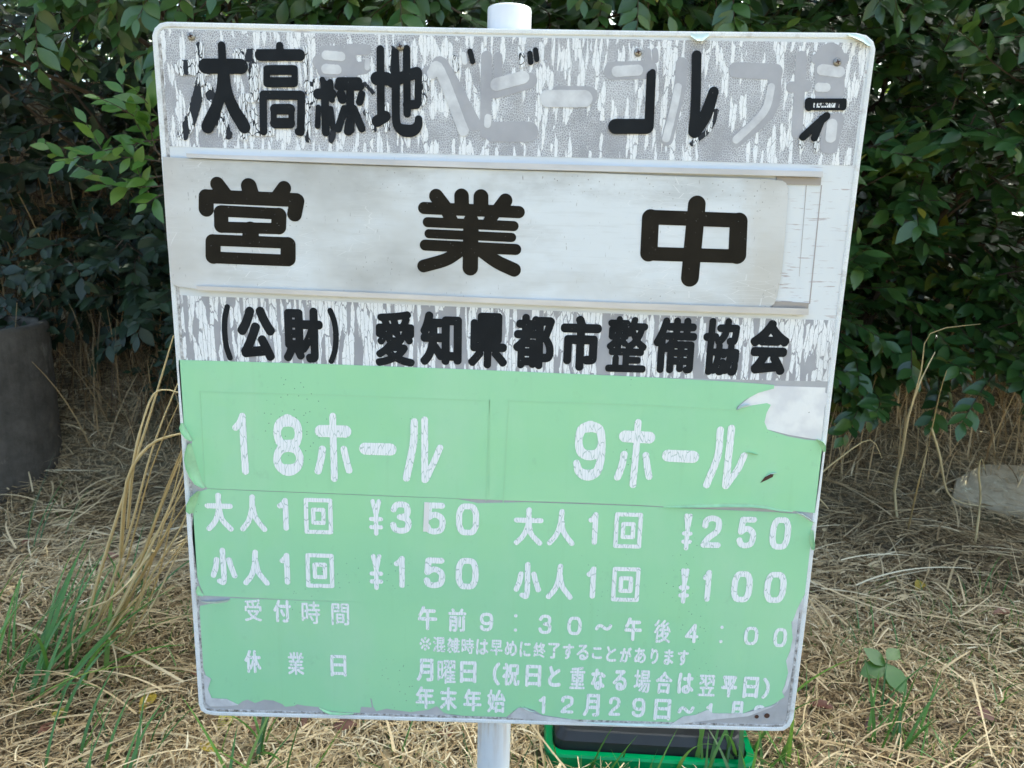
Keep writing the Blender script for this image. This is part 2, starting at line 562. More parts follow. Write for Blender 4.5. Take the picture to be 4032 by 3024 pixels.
def dp(pts,tol):
    pts=np.asarray(pts)
    n=len(pts)
    # closed: split at farthest from first
    k=int(np.argmax(((pts-pts[0])**2).sum(1)))
    def rec(a):
        if len(a)<3: return [0,len(a)-1]
        stack=[(0,len(a)-1)];keep={0,len(a)-1}
        while stack:
            i,j=stack.pop()
            if j<=i+1: continue
            p,q=a[i],a[j];d=q-p;L=np.hypot(*d)+1e-12
            dist=np.abs(d[0]*(a[i+1:j,1]-p[1])-d[1]*(a[i+1:j,0]-p[0]))/L
            m=int(np.argmax(dist))
            if dist[m]>tol:
                m=i+1+m;keep.add(m);stack+= [(i,m),(m,j)]
        return sorted(keep)
    A=pts[:k+1];Bq=np.vstack([pts[k:],pts[:1]])
    return np.vstack([A[rec(A)][:-1],Bq[rec(Bq)][:-1]])
def noise2(x,z,seed,sx,sz):
    rng=np.random.RandomState(seed)
    g=rng.rand(64,64)
    u=x/sx;v=z/sz
    i=np.floor(u).astype(int);j=np.floor(v).astype(int);fu=u-i;fv=v-j
    fu=fu*fu*(3-2*fu);fv=fv*fv*(3-2*fv)
    G=lambda a,b:g[a%64,b%64]
    return (G(i,j)*(1-fu)+G(i+1,j)*fu)*(1-fv)+(G(i,j+1)*(1-fu)+G(i+1,j+1)*fu)*fv-.5
def seg_sdf(X,Z,segs):
    f=np.full(X.shape,1e9)
    for (p,q,ra,rb) in segs:
        d=q-p;L2=d@d+1e-12
        t=np.clip(((X-p[0])*d[0]+(Z-p[1])*d[1])/L2,0,1)
        dist=np.hypot(X-p[0]-t*d[0],Z-p[1]-t*d[1])-(ra+(rb-ra)*t)
        f=np.minimum(f,dist)
    return f
def catmull(pts,n=6):
    pts=np.asarray(pts,float)
    if len(pts)<3: return pts
    P=np.vstack([2*pts[0]-pts[1],pts,2*pts[-1]-pts[-2]])
    o=[]
    for i in range(1,len(P)-2):
        for t in np.arange(n)/n:
            a,b,c,d=P[i-1],P[i],P[i+1],P[i+2]
            o.append(.5*((2*b)+(-a+c)*t+(2*a-5*b+4*c-d)*t*t+(-a+3*b-3*c+d)*t**3))
    o.append(pts[-1]);return np.array(o)
def strokes_to_segs(region,strokes,yoff=0,smooth=True):
    segs=[]
    s=REG[region][0]
    for st in strokes:
        w=None
        if isinstance(st,tuple) and np.isscalar(st[-1]): pts,w=np.array(st[0],float),st[1]
        else: pts=np.array(st,float)
        if pts.shape[1]==2: pts=np.hstack([pts,np.full((len(pts),1),w)])
        if smooth and len(pts)>2: pts=catmull(pts)
        P=px(region,pts[:,:2]);Q=plane(P,yoff)
        # local scale mm per px
        sc=[]
        for k in range(len(P)):
            a=plane([P[k]+[1,0],P[k]-[1,0],P[k]+[0,1],P[k]-[0,1]],yoff)
            sc.append((np.hypot(*(a[0]-a[1]))+np.hypot(*(a[2]-a[3])))/4)
        r=pts[:,2]/s/2*np.array(sc)
        for k in range(len(Q)-1): segs.append((Q[k],Q[k+1],r[k],r[k+1]))
    return segs
def above(X, Z, clip):
    (x1, z1), (x2, z2) = clip
    return -((x2 - x1) * (Z - z1) - (z2 - z1) * (X - x1)) / math.hypot(x2 - x1, z2 - z1) + .5 * np.sin(X * 1.3) + .4 * np.sin(X * 2.9)
def contour_segs(segs,step=.5,ragged=0,seed=0,tol=.12,clip=None):
    P=np.array([q for s in segs for q in (s[0],s[1])]);rm=max(max(s[2],s[3]) for s in segs)+3
    xs=np.arange(P[:,0].min()-rm,P[:,0].max()+rm,step);zs=np.arange(P[:,1].min()-rm,P[:,1].max()+rm,step)
    X,Z=np.meshgrid(xs,zs)
    f=seg_sdf(X,Z,segs)
    if ragged: f=f+ragged*2*noise2(X,Z,seed,2.2,5)+ragged*1.2*noise2(X,Z,seed+1,1.1,2)
    if clip is not None: f = np.maximum(f, above(X, Z, clip))
    return [dp(l,tol) for l in marching(f,xs,zs)]
GLYPHS = {}
def glyph_edges(ch):
    """outline of one character of Blender's own built-in text, as edges"""
    if ch not in GLYPHS:
        cu = bpy.data.curves.new('text', 'FONT'); cu.body = ch; cu.size = 1; cu.resolution_u = 6
        ob = bpy.data.objects.new('text', cu); COL.objects.link(ob)
        me = bpy.data.meshes.new_from_object(ob.evaluated_get(bpy.context.evaluated_depsgraph_get()))
        cnt = {}
        for p in me.polygons:
            for a, b in p.edge_keys: cnt[(a, b)] = cnt.get((a, b), 0) + 1
        GLYPHS[ch] = np.array([[me.vertices[a].co[:2], me.vertices[b].co[:2]] for (a, b), v in cnt.items() if v == 1])
        bpy.data.objects.remove(ob); bpy.data.curves.remove(cu); bpy.data.meshes.remove(me)
    return GLYPHS[ch]
# custom digits: strokes in unit box x 0..1 , y 0..1 (down), handled as centre lines
DIG={
'0':[[(.5,0),(.2,.03),(.02,.25),(0,.5),(.02,.75),(.2,.97),(.5,1),(.8,.97),(.98,.75),(1,.5),(.98,.25),(.8,.03),(.5,0)]],
'1':[[(.0,.2),(.6,.12),(1,0)],[(1,0),(1,1)]],
'2':[[(.03,.28),(.1,.08),(.5,0),(.9,.08),(.98,.28),(.85,.5),(.3,.75),(.02,1)],[(.02,1),(1,1)]],
'3':[[(.03,.2),(.2,.04),(.5,0),(.85,.05),(.95,.24),(.85,.42),(.45,.48)],[(.45,.48),(.9,.56),(1,.74),(.88,.94),(.5,1),(.14,.95),(0,.78)]],
'4':[[(.75,1),(.75,0)],[(.75,0),(0,.7)],[(0,.7),(1,.7)]],
'5':[[(.95,0),(.12,0)],[(.12,0),(.05,.48)],[(.05,.48),(.3,.38),(.6,.36),(.92,.48),(1,.68),(.88,.92),(.5,1),(.14,.95),(0,.8)]],
'9':[[(.5,0),(.15,.06),(.02,.3),(.15,.53),(.5,.6),(.85,.53),(.98,.3),(.85,.06),(.5,0)],[(.98,.3),(.97,.68),(.8,.93),(.45,1),(.1,.92),(.03,.8)]],
'¥':[[(0.1,0),(.5,.42)],[(.9,0),(.5,.42)],[(.5,.42),(.5,1)],[(-.12,.55),(1.12,.55)],[(-.12,.80),(1.12,.80)]],
'～':[[(0,.8),(.12,.3),(.28,.2),(.45,.4),(.6,.7),(.78,.8),(.92,.55),(1,.15)]],
'：':[[(.5,0),(.5,.02)],[(.5,.98),(.5,1)]],
'（':[[(1,0),(.25,.22),(0,.5),(.25,.78),(1,1)]],
'）':[[(0,0),(.75,.22),(1,.5),(.75,.78),(0,1)]],
'小':[[(.5,0),(.5,.95),(.3,.98)],[(.22,.3),(.16,.55),(.03,.8)],[(.78,.3),(.88,.55),(1,.8)]],
'人':[[(.5,0),(.45,.4),(.28,.75),(0,1)],[(.5,.3),(.62,.65),(1,1)]],
'大':[[(0,.32),(1,.32)],[(.5,0),(.48,.45),(.3,.78),(.02,1)],[(.5,.36),(.62,.72),(.98,1)]],
'回':[[(0,0),(1,0)],[(1,0),(1,1)],[(1,1),(0,1)],[(0,1),(0,0)],[(.29,.30),(.71,.30)],[(.71,.30),(.71,.71)],[(.71,.71),(.29,.71)],[(.29,.71),(.29,.30)]],
}
KX=lambda x:.0694+(x-690)*(-.1225-.0694)/(3280-690)
def place_glyph(ch,region,box,w,slope=.028,er=None,ragged=0,seed=0,yoff=0,step=.5,tol=.12,clip=None):
    """w = stroke width in zoom px (target). returns loops mm"""
    s=REG[region][0]
    b=px(region,[(box[0],box[1]),(box[2],box[3])])
    cx,cy=b.mean(0);bw,bh=b[1]-b[0]
    wp=w/s
    k=KX(cx)
    bh=bh-slope*bw; bw=max(bw-abs(k)*bh,bw*.6)
    def topx(u,v): # u,v in -.5...5 of inner box
        y=cy+v*1.0+slope*u
        return np.stack([cx+u+k*v,y],-1)
    mm=plane([[cx,cy],[cx+100,cy],[cx,cy+100]],yoff)
    sc=(np.hypot(*(mm[1]-mm[0]))+np.hypot(*(mm[2]-mm[0])))/200
    if ch in DIG:
        iw,ih=bw-wp,bh-wp
        segs=[]
        for st in DIG[ch]:
            st=np.array(st)
            if len(st)>2: st=catmull(st)
            Q=plane(topx((st[:,0]-.5)*iw,(st[:,1]-.5)*ih),yoff)
            for a in range(len(Q)-1): segs.append((Q[a],Q[a+1],wp*sc/2,wp*sc/2))
        return contour_segs(segs,step,ragged,seed,tol,clip)
    E=glyph_edges(ch)
    mn=E.reshape(-1,2).min(0);mx=E.reshape(-1,2).max(0)
    # native stroke ~ .075 em both; choose dilation so final stroke = wp
    nat=.072
    bm=bw*sc,bh*sc;wm=wp*sc
    emx=bm[0]/(mx[0]-mn[0]);emz=bm[1]/(mx[1]-mn[1])
    # solve inner size: inner = box - 2d ; stroke avg = nat*inner/size + 2d = w
    ax=nat*bm[0]/(mx[0]-mn[0]);az=nat*bm[1]/(mx[1]-mn[1]);a=(ax+az)/2
    if min(mx-mn)<.5: a=nat*bm[1]/(mx[1]-mn[1])
    d=max(.1,(wm-a)/2/(1-.15))
    e=.28*a if er is None else er*a
    iw=max(bm[0]-2*d,bm[0]*.3)/sc;ih=max(bm[1]-2*d,bm[1]*.3)/sc
    def mp(P):
        u=(P[...,0]-mn[0])/(mx[0]-mn[0])-.5;v=.5-(P[...,1]-mn[1])/(mx[1]-mn[1])
        return plane(topx((u*iw).ravel(),(v*ih).ravel()),yoff).reshape(P.shape)
    S=mp(E)
    pad=d+3
    lo=S.reshape(-1,2).min(0)-pad;hi=S.reshape(-1,2).max(0)+pad
    xs=np.arange(lo[0],hi[0],step);zs=np.arange(lo[1],hi[1],step)
    X,Z=np.meshgrid(xs,zs)
    ins=np.zeros(X.shape,bool)
    for (x1,z1),(x2,z2) in S:
        if z1==z2: continue
        c=((z1>Z)!=(z2>Z))&(X<(x2-x1)*(Z-z1)/(z2-z1)+x1)
        ins^=c
    f=seg_sdf(X,Z,[(p,q,0,0) for p,q in S])
    f=np.where(ins,-f,f)
    L=marching(f+e,xs,zs)
    segs=[]
    for l in L:
        for a_ in range(len(l)): segs.append((l[a_],l[(a_+1)%len(l)],0,0))
    # subsample segments for speed
    g=seg_sdf(X,Z,[(np.array(p),np.array(q),0,0) for p,q,_,_ in segs])
    g=np.where(f+e<0,-g,g)-(d+e)
    if ragged: g=g+ragged*2*noise2(X,Z,seed,2.2,5)+ragged*1.2*noise2(X,Z,seed+1,1.1,2)
    if clip is not None: g = np.maximum(g, above(X, Z, clip))
    return [dp(l,tol) for l in marching(g,xs,zs)]

L = {}
big=[ # 大
 ([(388,370),(643,372)],108),([(504,220),(515,430)],58),
 [(508,430,66),(500,560,78),(465,670,85),(425,760,95),(402,812,92)],[(530,430,66),(545,560,78),(590,680,90),(645,770,95),(668,812,92)],
 # 高
 ([(925,222),(928,290)],55),([(785,290),(1070,290)],84),
 ([(841,398),(1023,398)],70),([(841,487),(1023,487)],72),([(831,390),(832,497)],50),([(1034,388),(1034,497)],48),
 ([(810,580),(1078,582)],66),([(805,578),(808,845)],56),([(1082,582),(1078,845)],58),([(1062,845),(1078,848)],58),
 ([(892,683),(1000,683)],76),([(892,784),(1000,784)],76),([(882,683),(882,784)],46),([(1011,683),(1011,784)],44),
 # 緑
 ([(1205,572),(1300,572)],78),([(1250,500),(1260,850)],60),([(1205,670),(1200,805)],42),([(1295,680),(1312,815)],42),([(1235,470),(1245,500)],45),([(1292,485),(1305,615)],44),
 ([(1358,482),(1495,482)],62),([(1350,515),(1510,518)],60),([(1435,500),(1440,830)],60),([(1432,780),(1422,842)],66),([(1370,575),(1380,610)],68),([(1520,575),(1505,630)],56),
 ([(1395,680),(1350,825)],56),([(1462,680),(1520,822)],58),
 # 地
 ([(1655,248),(1660,750)],58),([(1630,460),(1700,462)],96),([(1632,770),(1690,735)],82),
 [(1762,270,58),(1768,500,62),(1768,740,60),(1785,810,66),(1835,838,88),(1895,835,84),(1928,800,66),(1932,755,56)],
 ([(1845,245),(1850,715)],56),([(1742,485),(1820,450),(1918,418)],84),([(1932,415),(1928,640)],54),([(1850,650),(1915,648)],66)]
L['header_black']=[contour_segs(strokes_to_segs(1,big[a:b],-.0012)) for a,b in ((0,4),(4,18),(18,32),(32,40))]

gh=[([(215,380),(390,380)],112),([(347,225),(352,480)],62),[(340,480,62),(330,600,80),(280,750,84),(228,862,86)],[(400,520,62),(470,700,84),(510,800,88),(548,868,70)],
 ([(625,290),(760,290)],92),([(735,370),(740,540)],74),([(655,600),(800,598)],64),([(655,600),(660,880)],64),([(735,700),(745,845)],60),([(660,845),(860,845)],60),([(1110,235),(1120,560)],30),([(1150,500),(1155,600)],36),([(1130,620),(1130,905)],44),
 ([(1190,480),(1165,640)],50),([(1320,830),(1300,905)],46),([(1540,500),(1600,560)],30),([(1545,700),(1610,830)],36),([(1745,240),(1725,420)],30),([(1975,450),(1950,650)],40),([(1700,650),(1700,830)],40),([(2010,470),(1975,640)],24)]
L['header_cracked']=[contour_segs(strokes_to_segs(1,gh,-.0009),ragged=.8,seed=4)]
gray=[([(1245,260),(1360,260)],76),([(1245,400),(1370,400)],100),([(1215,340),(1380,330)],110),([(1430,250),(1550,250)],80),([(1420,400),(1540,380)],90),([(1440,300),(1450,440)],80)]
gr2=[([(140,245),(170,240),(310,500)],66),([(95,265),(150,245)],56),([(368,190),(362,540)],52),([(420,190),(420,270)],40),([(400,535),(560,535)],92),([(410,345),(565,300)],72),
 ([(700,368),(835,370)],86),([(945,255),(1110,250)],82),([(1106,165),(1110,210)],30),([(1140,165),(1142,205)],30),([(1262,222),(1250,350),(1195,570)],56),
 ([(1512,252),(1690,260)],72),([(1690,260),(1670,430),(1515,575)],62),([(1810,190),(1790,540)],52),([(1765,330),(1835,325)],50),([(1880,200),(2005,200)],50),([(1940,200),(1940,345)],140),([(1975,480),(1945,605)],64),([(1940,485),(1930,600)],70),([(265,185),(272,222)],34)]
L['header_ghost']=[contour_segs(strokes_to_segs(1,gray,-.0004)+strokes_to_segs(2,gr2,-.0004),ragged=.25,seed=9)]
lt=[([(118,268),(152,252),(262,530)],50),([(412,318),(535,284)],58),([(650,383),(815,383)],78),([(1245,330),(1225,430),(1190,565)],36),([(1672,330),(1640,440),(1512,570)],36),([(262,180),(268,215)],24),([(965,258),(1060,252)],50),([(375,470),(372,500)],34),([(1905,250),(1985,260)],50),([(1890,330),(1925,332)],40),([(1950,500),(1945,560)],50)]
l1=[([(1260,290),(1370,300)],66),([(1560,330),(1560,380)],40),([(1260,390),(1340,395)],70)]
L['header_light']=[contour_segs(strokes_to_segs(2,lt,-.0006)+strokes_to_segs(1,l1,-.0006),ragged=.25,seed=12)]
b2=[([(292,166),(304,212)],26),([(566,176),(570,216)],26),([(592,160),(598,203)],25),([(1122,275),(1112,512)],44),([(958,510),(1100,510)],68),([(1128,262),(1122,300)],30),
 ([(1330,185),(1326,400),(1314,535)],46),[(1408,352,48),(1375,450,58),(1330,530,50),(1318,542,40)],
 ([(1836,392),(2008,392)],20),([(1836,430),(2006,430)],12),([(1845,398),(1845,420)],40),([(2001,398),(2000,420)],34),
 ([(1925,462),(1870,510),(1818,558)],36),([(1905,475),(1870,562)],34)]
L['header_black']+=[contour_segs(strokes_to_segs(2,b2[a:b],-.0012)) for a,b in ((0,1),(1,3),(3,6),(6,8),(8,14))]
c2=[([(218,195),(232,248)],26),([(528,185),(532,228)],26),([(1420,440),(1390,520),(1310,588)],24),([(1812,560),(1812,600)],24),([(1880,570),(1880,615)],26),([(1865,412),(1988,415)],26)]
L['header_cracked'].append(contour_segs(strokes_to_segs(2,c2,-.0009),ragged=.5,seed=5))
# plate
ei=[([(377,184),(420,240)],84),([(560,197),(576,255)],94),([(765,207),(727,260)],82),([(312,255),(838,277)],80),([(312,258),(312,329)],88),([(840,282),(825,358)],86),
 ([(400,340),(735,357)],66),([(402,434),(735,443)],64),([(398,350),(400,425)],84),([(735,366),(733,432)],88),([(570,450),(570,500)],96),
 ([(352,509),(788,526)],66),([(352,610),(788,628)],68),([(352,519),(352,603)],88),([(788,536),(788,616)],88)]
gyo=[([(1648,254),(1695,315)],84),([(1795,253),(1797,310)],86),([(1908,258),(1908,320)],88),([(2050,280),(2010,335)],82),([(1577,323),(2128,347)],70),([(1712,350),(1740,395)],70),([(1985,355),(1955,400)],70),
 ([(1598,405),(2098,428)],58),([(1606,472),(2086,494)],53),([(1584,538),(2110,564)],64),([(1850,400),(1846,670)],90),
 [(1790,570,70),(1705,622,74),(1575,660,74)],[(1905,570,72),(2000,635,78),(2100,682,80)]]
L['plate']=[contour_segs(strokes_to_segs(3,ei,-.0055)),contour_segs(strokes_to_segs(3,gyo,-.0055))]
ch=[([(1097,303),(1057,728)],104),([(832,376),(1340,395)],84),([(818,588),(1332,604)],80),([(828,380),(818,584)],100),([(1340,402),(1332,596)],104)]
L['plate'].append(contour_segs(strokes_to_segs(4,ch,-.0055)))
# name
nm3=[('（',(395,880,468,1210),32),('公',(485,888,722,1217),50),('財',(752,896,996,1224),47),('）',(1016,902,1086,1230),32),('愛',(1291,916,1528,1247),42),('知',(1553,920,1798,1245),47),('県',(1830,928,2067,1258),45)]
nm4=[('都',(23,935,276,1262),45),('市',(295,943,549,1272),47),('整',(561,948,820,1280),40),('備',(831,953,1107,1287),42),('協',(1116,958,1362,1299),42),('会',(1385,966,1650,1300),48)]
L['name']=[place_glyph(c,3,b,w,yoff=-.0008) for c,b,w in nm3]+[place_glyph(c,4,b,w,yoff=-.0008) for c,b,w in nm4]
# holes
h18=[([(465,362),(474,530),(485,695)],40),([(425,432),(450,400),(462,370)],38),
 [(738,387,74),(692,408,56),(674,462,44),(694,520,52),(740,540,72),(788,520,52),(803,465,44),(785,410,56),(738,387,74)],
 [(740,540,72),(690,568,50),(674,622,44),(694,668,54),(742,687,72),(792,668,54),(811,618,44),(790,568,50),(740,540,72)],
 ([(938,452),(1082,455)],74),([(1008,362),(1018,738)],40),([(947,560),(940,610),(920,692)],42),([(1075,560),(1088,620),(1106,688)],40),
 ([(1205,558),(1353,563)],74),([(1498,396),(1490,540),(1450,735)],43),([(1560,385),(1560,745)],40),([(1652,552),(1615,640),(1568,740)],38)]
h9=[[(626,410,68),(575,430,52),(558,500,42),(574,560,52),(622,578,60),(672,560,50),(692,500,44),(678,430,52),(626,410,68)],[(692,500,44),(686,600,44),(662,672,52),(610,693,66),(562,672,50),(545,622,38)],
 ([(828,468),(966,475)],70),([(903,386),(890,560),(872,750)],38),([(822,572),(808,640),(783,705)],40),([(947,577),(955,640),(966,702)],38),([(1078,580),(1220,587)],72),
 ([(1380,430),(1365,580),(1300,750)],40),([(1445,420),(1410,755)],40),([(1518,580),(1480,660),(1412,755)],38)]
L['rates']=[contour_segs(strokes_to_segs(5,h18[a:b],-.0008),ragged=.22,seed=21) for a,b in ((0,2),(2,4),(4,8),(8,9),(9,12))]+[contour_segs(strokes_to_segs(6,h9[a:b],-.0008),ragged=.22,seed=22) for a,b in ((0,2),(2,6),(6,7),(7,10))]
p5=[('大',(235,820,416,1058)),('人',(443,830,615,1060)),('1',(672,852,745,1052)),('回',(833,853,1010,1074)),('¥',(1230,860,1305,1083)),('3',(1352,873,1480,1071)),('5',(1556,880,1686,1076)),('0',(1747,885,1887,1082)),
 ('小',(262,1150,438,1376)),('人',(462,1162,630,1383)),('1',(688,1182,753,1376)),('回',(843,1185,1018,1397)),('¥',(1233,1190,1306,1408)),('1',(1375,1200,1440,1396)),('5',(1553,1210,1683,1399)),('0',(1745,1212,1884,1406))]
p6=[('大',(178,877,356,1104)),('人',(373,887,542,1106)),('1',(608,906,673,1099)),('回',(757,908,932,1121)),('¥',(1153,915,1224,1131)),('2',(1262,925,1396,1118)),('5',(1470,933,1598,1121)),('0',(1658,935,1798,1128)),
 ('小',(175,1195,344,1411)),('人',(367,1205,531,1418)),('1',(597,1222,661,1411)),('回',(745,1225,918,1431)),('¥',(1135,1233,1206,1441)),('1',(1268,1242,1332,1429)),('0',(1437,1248,1574,1434)),('0',(1627,1252,1771,1438))]
L['prices']=[place_glyph(c,5,b,36 if c in '05239' else 26 if c=='¥' else 25 if c=='回' else 32,ragged=.16,seed=31+i,yoff=-.0008) for i,(c,b) in enumerate(p5)]+[place_glyph(c,6,b,34 if c in '05239' else 25 if c=='¥' else 24 if c=='回' else 30,ragged=.16,seed=61+i,yoff=-.0008) for i,(c,b) in enumerate(p6)]
t7=[('受',(443,268,567,420)),('付',(637,272,762,428)),('時',(828,283,958,438)),('間',(1028,297,1150,447)),('休',(443,608,563,767)),('業',(733,622,850,780)),('日',(1022,643,1132,790))]
t8=[('午',(121,106,217,230)),('前',(270,118,362,238)),('9',(427,140,497,236)),('：',(594,148,620,237)),('3',(719,150,788,249)),('0',(863,160,937,254)),('～',(1001,192,1088,237)),('午',(1145,163,1239,284)),('後',(1290,174,1385,294)),('4',(1447,195,1521,294)),('：',(1619,205,1643,294)),('0',(1740,210,1818,304)),('0',(1886,217,1961,314)),
 ('月',(114,368,198,485)),('曜',(217,376,311,497)),('日',(329,382,413,493)),('（',(492,388,530,504)),('祝',(539,389,629,507)),('日',(654,400,736,512)),('と',(767,404,834,512)),('重',(874,409,956,523)),('な',(979,418,1057,527)),('る',(1087,424,1164,531)),('場',(1191,424,1282,542)),('合',(1299,432,1391,547)),('は',(1409,439,1498,547)),('翌',(1512,449,1606,559)),('平',(1626,454,1714,565)),('日',(1734,459,1821,569)),('）',(1830,465,1876,571)),
 ('年',(109,506,204,622)),('末',(229,511,316,630)),('年',(346,519,438,634)),('始',(464,522,558,642)),('1',(720,555,756,646)),('2',(829,552,898,644)),('月',(939,544,1028,660)),('2',(1067,559,1131,656)),('9',(1182,564,1256,664)),('日',(1292,569,1383,679)),('～',(1412,600,1498,652)),('1',(1550,590,1588,685)),('月',(1664,580,1742,695)),('3',(1784,600,1852,695))]
note='※混雑時は早めに終了することがあります'
for i,c in enumerate(note):
    x=122+i*71.4+ (0 if i else 2); y=256+i*3.9
    hw={'※':58,'り':44,'に':58,'こ':56,'と':56,'す':60,'ま':54}.get(c,64)
    hh={'※':70,'こ':60}.get(c,80)
    t8.append((c,(x+33-hw/2,y+40-hh/2,x+33+hw/2,y+40+hh/2)))
L['hours']=[place_glyph(c,7,b,15 if c in '業時間受' else 19,ragged=.08,seed=91+i,yoff=-.0008,step=.35,tol=.1) for i,(c,b) in enumerate(t7)]+[place_glyph(c,8,b,((9.0 if c in '※混雑時終早' else 10.8) if i>=len(t8)-19 else 12 if c in '曜重翌場後' else 13.8 if c in '祝始合前年末' else 16),ragged=.07,seed=131+i,yoff=-.0008,step=.35,tol=.1,clip=plane(px(8,[(1500,636),(1760,641)]))if b[1]in(580,590)else plane(px(8,[(1780,636),(1860,606)]))if b[1]==600 and c=='3' else None) for i,(c,b) in enumerate(t8)]
# outlines
def poly(r,pts,y=0): return plane(px(r,pts),y)
outl={}
outl['sheet_top']=np.vstack([poly(0,[(387,777),(700,786),(1000,797),(1350,812),(1560,823)]),poly(6,[(1600,162),(1692,170),(1690,190),(1600,215),(1520,258),(1478,295),(1470,320),(1505,303),(1570,287),(1650,275),(1672,285),(1648,330),(1635,385),(1652,428),(1700,445),(1780,470),(1880,487),(1935,492),(1958,515),(1975,560),(1955,720),(1928,912),(1800,900),(1720,888),(1640,868),(1560,858),(1420,856),(1250,862),(1120,868),(1050,874),(900,866),(500,850),(250,843)]),poly(5,[(2000,866),(1400,842),(700,814),(255,796),(222,745),(197,660),(176,585),(162,532),(168,502),(140,452),(112,405),(98,250),(84,60)])])
outl['sheet_mid']=np.vstack([poly(5,[(258,799),(700,818),(1400,846),(1750,858),(1880,885)]),poly(6,[(250,850),(500,858),(900,872),(1100,882),(1400,895),(1700,908),(1830,918),(1880,945),(1925,970),(1912,985),(1895,1050),(1910,1128),(1893,1250),(1872,1380)]),poly(8,[(2008,120),(1984,184),(1400,163),(700,136)]),poly(5,[(1900,1504),(1300,1484),(700,1462),(238,1440),(215,1390),(196,1330),(178,1200),(166,1100),(166,1000),(172,930),(192,880),(212,815)])])
outl['sheet_low']=np.vstack([poly(7,[(355,262),(700,274),(1300,292),(2212,320)]),poly(8,[(700,128),(1400,152),(1978,174),(1985,270),(1972,330),(1952,380),(1962,440),(1946,500),(1932,535),(1945,560),(1900,590),(1870,607),(1800,618),(1740,642),(1620,642),(1580,640),(1560,627),(1510,650),(1545,668),(1430,662),(1380,697),(960,684),(880,670),(740,650),(700,625),(650,612),(620,615),(585,640),(560,660),(350,654),(245,640)]),poly(7,[(1850,1045),(1780,1028),(1735,985),(1680,1010),(1560,1025),(1440,1010),(1400,1003),(1330,1020),(1310,990),(1300,940),(1290,930),(1300,995),(1228,990),(1220,1030),(1080,1025),(1000,1012),(950,992),(850,983),(800,973),(780,985),(720,990),(700,972),(640,948),(580,943),(520,965),(470,942),(440,950),(405,975),(330,940),(225,935),(195,880),(222,805),(190,780),(168,720),(158,560),(145,420),(150,315),(210,302),(330,290)])])
outl['tear_backing']=poly(6,[(1690,175),(1990,185),(1988,215),(2015,225),(1985,300),(1975,400),(1965,490),(1930,485),(1780,460),(1640,425),(1625,380),(1640,330),(1660,290),(1560,295),(1475,312),(1490,290),(1560,235)])
outl['torn_bottom_a']=poly(7,[(175,770),(225,800),(205,870),(230,930),(330,935),(410,975),(330,985),(220,985),(190,960)])
outl['torn_bottom_b']=poly(8,[(585,645),(620,612),(660,612),(700,640),(745,652),(880,672),(960,690),(700,672),(580,662)])
outl['torn_bottom_c']=poly(8,[(1370,700),(1440,655),(1500,648),(1560,622),(1590,640),(1740,640),(1870,605),(1910,590),(1880,610),(1760,655),(1600,670),(1450,690)])
outl['torn_right']=poly(8,[(1985,180),(2030,60),(2040,100),(1990,400),(1960,520),(1900,605),(1930,540),(1950,500),(1962,440),(1952,380),(1975,330)])
outl['header']=np.vstack([poly(1,[(52,100),(500,112),(1200,128),(2212,145)]),poly(2,[(1000,130),(2118,128),(2045,690)]),poly(2,[(1000,665),(0,625)]),poly(1,[(1000,985),(105,950)])])
outl['header']=np.vstack([poly(1,[(52,100),(1200,130)]),poly(2,[(700,105),(2118,128),(2045,690),(900,655)]),poly(1,[(1200,985),(105,950)])])
outl['name_strip']=np.vstack([poly(3,[(120,825),(260,835),(700,850),(1400,880)]),poly(4,[(700,940),(1500,965),(1898,975),(1885,1330),(1600,1325)]),poly(3,[(2212,1290),(1200,1243),(158,1205)])])
outl['plate']=np.vstack([poly(3,[(60,25),(250,38),(1000,70),(2212,108)]),poly(4,[(400,115),(1000,140),(1500,155),(1595,165),(1615,178),(1630,210),(1615,420),(1590,700),(1562,840),(1545,880),(1515,903),(1480,905),(800,880)]),poly(3,[(2212,880),(1400,845),(700,812),(250,792),(150,780),(110,760),(85,500),(65,200)])])
outl['plate']=plane(np.vstack([px(3,[(60,25),(250,38),(1000,70),(2212,108)]),px(4,[(400,115),(1000,140),(1500,155),(1595,165),(1615,178),(1630,210),(1615,420),(1590,700),(1562,840),(1545,880),(1515,903),(1480,905),(800,880)]),px(3,[(2212,880),(1400,845),(700,812),(250,792),(150,780),(110,760),(85,500),(65,200)])]),-.005)
outl['rail_top']=plane(np.vstack([px(3,[(195,5),(1000,40)]),px(4,[(0,60),(1000,90),(1830,110),(1828,143),(1000,122),(0,97)]),px(3,[(1200,68),(200,30)])]),-.009)
outl['rail_bottom']=plane(np.vstack([px(3,[(255,775),(1200,812)]),px(4,[(0,850),(800,878),(1748,908),(1745,945),(800,915),(0,880)]),px(3,[(1200,842),(255,800)])]),-.009)
outl['panel']=plane([[598,86],[3450,134],[3113,2878],[787,2812]])
outl['panel']=np.vstack([plane([(602,141),(612,112),(632,94),(660,88),(1200,100),(1800,112),(2600,125),(3370,132),(3410,142),(3436,165),(3444,195),(3390,600),(3285,1450),(3175,2400),(3122,2830),(3108,2858),(3085,2874),(3050,2876),(2009,2847),(1400,2829),(845,2814),(812,2808),(793,2795),(785,2770),(747,2200),(702,1500),(637,600)])])
for k in outl: L['o_'+k]=[[outl[k]]]

L['o_backing']=[[np.vstack([plane(px(3,[(150,1195),(1200,1235)])),plane(px(4,[(1600,1320),(1880,1328)])),plane(px(6,[(2030,180),(1990,420),(1915,1000)])),plane(px(8,[(2040,10),(1985,480),(1948,705)])),plane(px(7,[(2212,1065),(1000,1030),(215,1005),(180,990),(150,700),(115,200)])),plane(px(5,[(165,1150),(120,700),(88,200)]))])]]

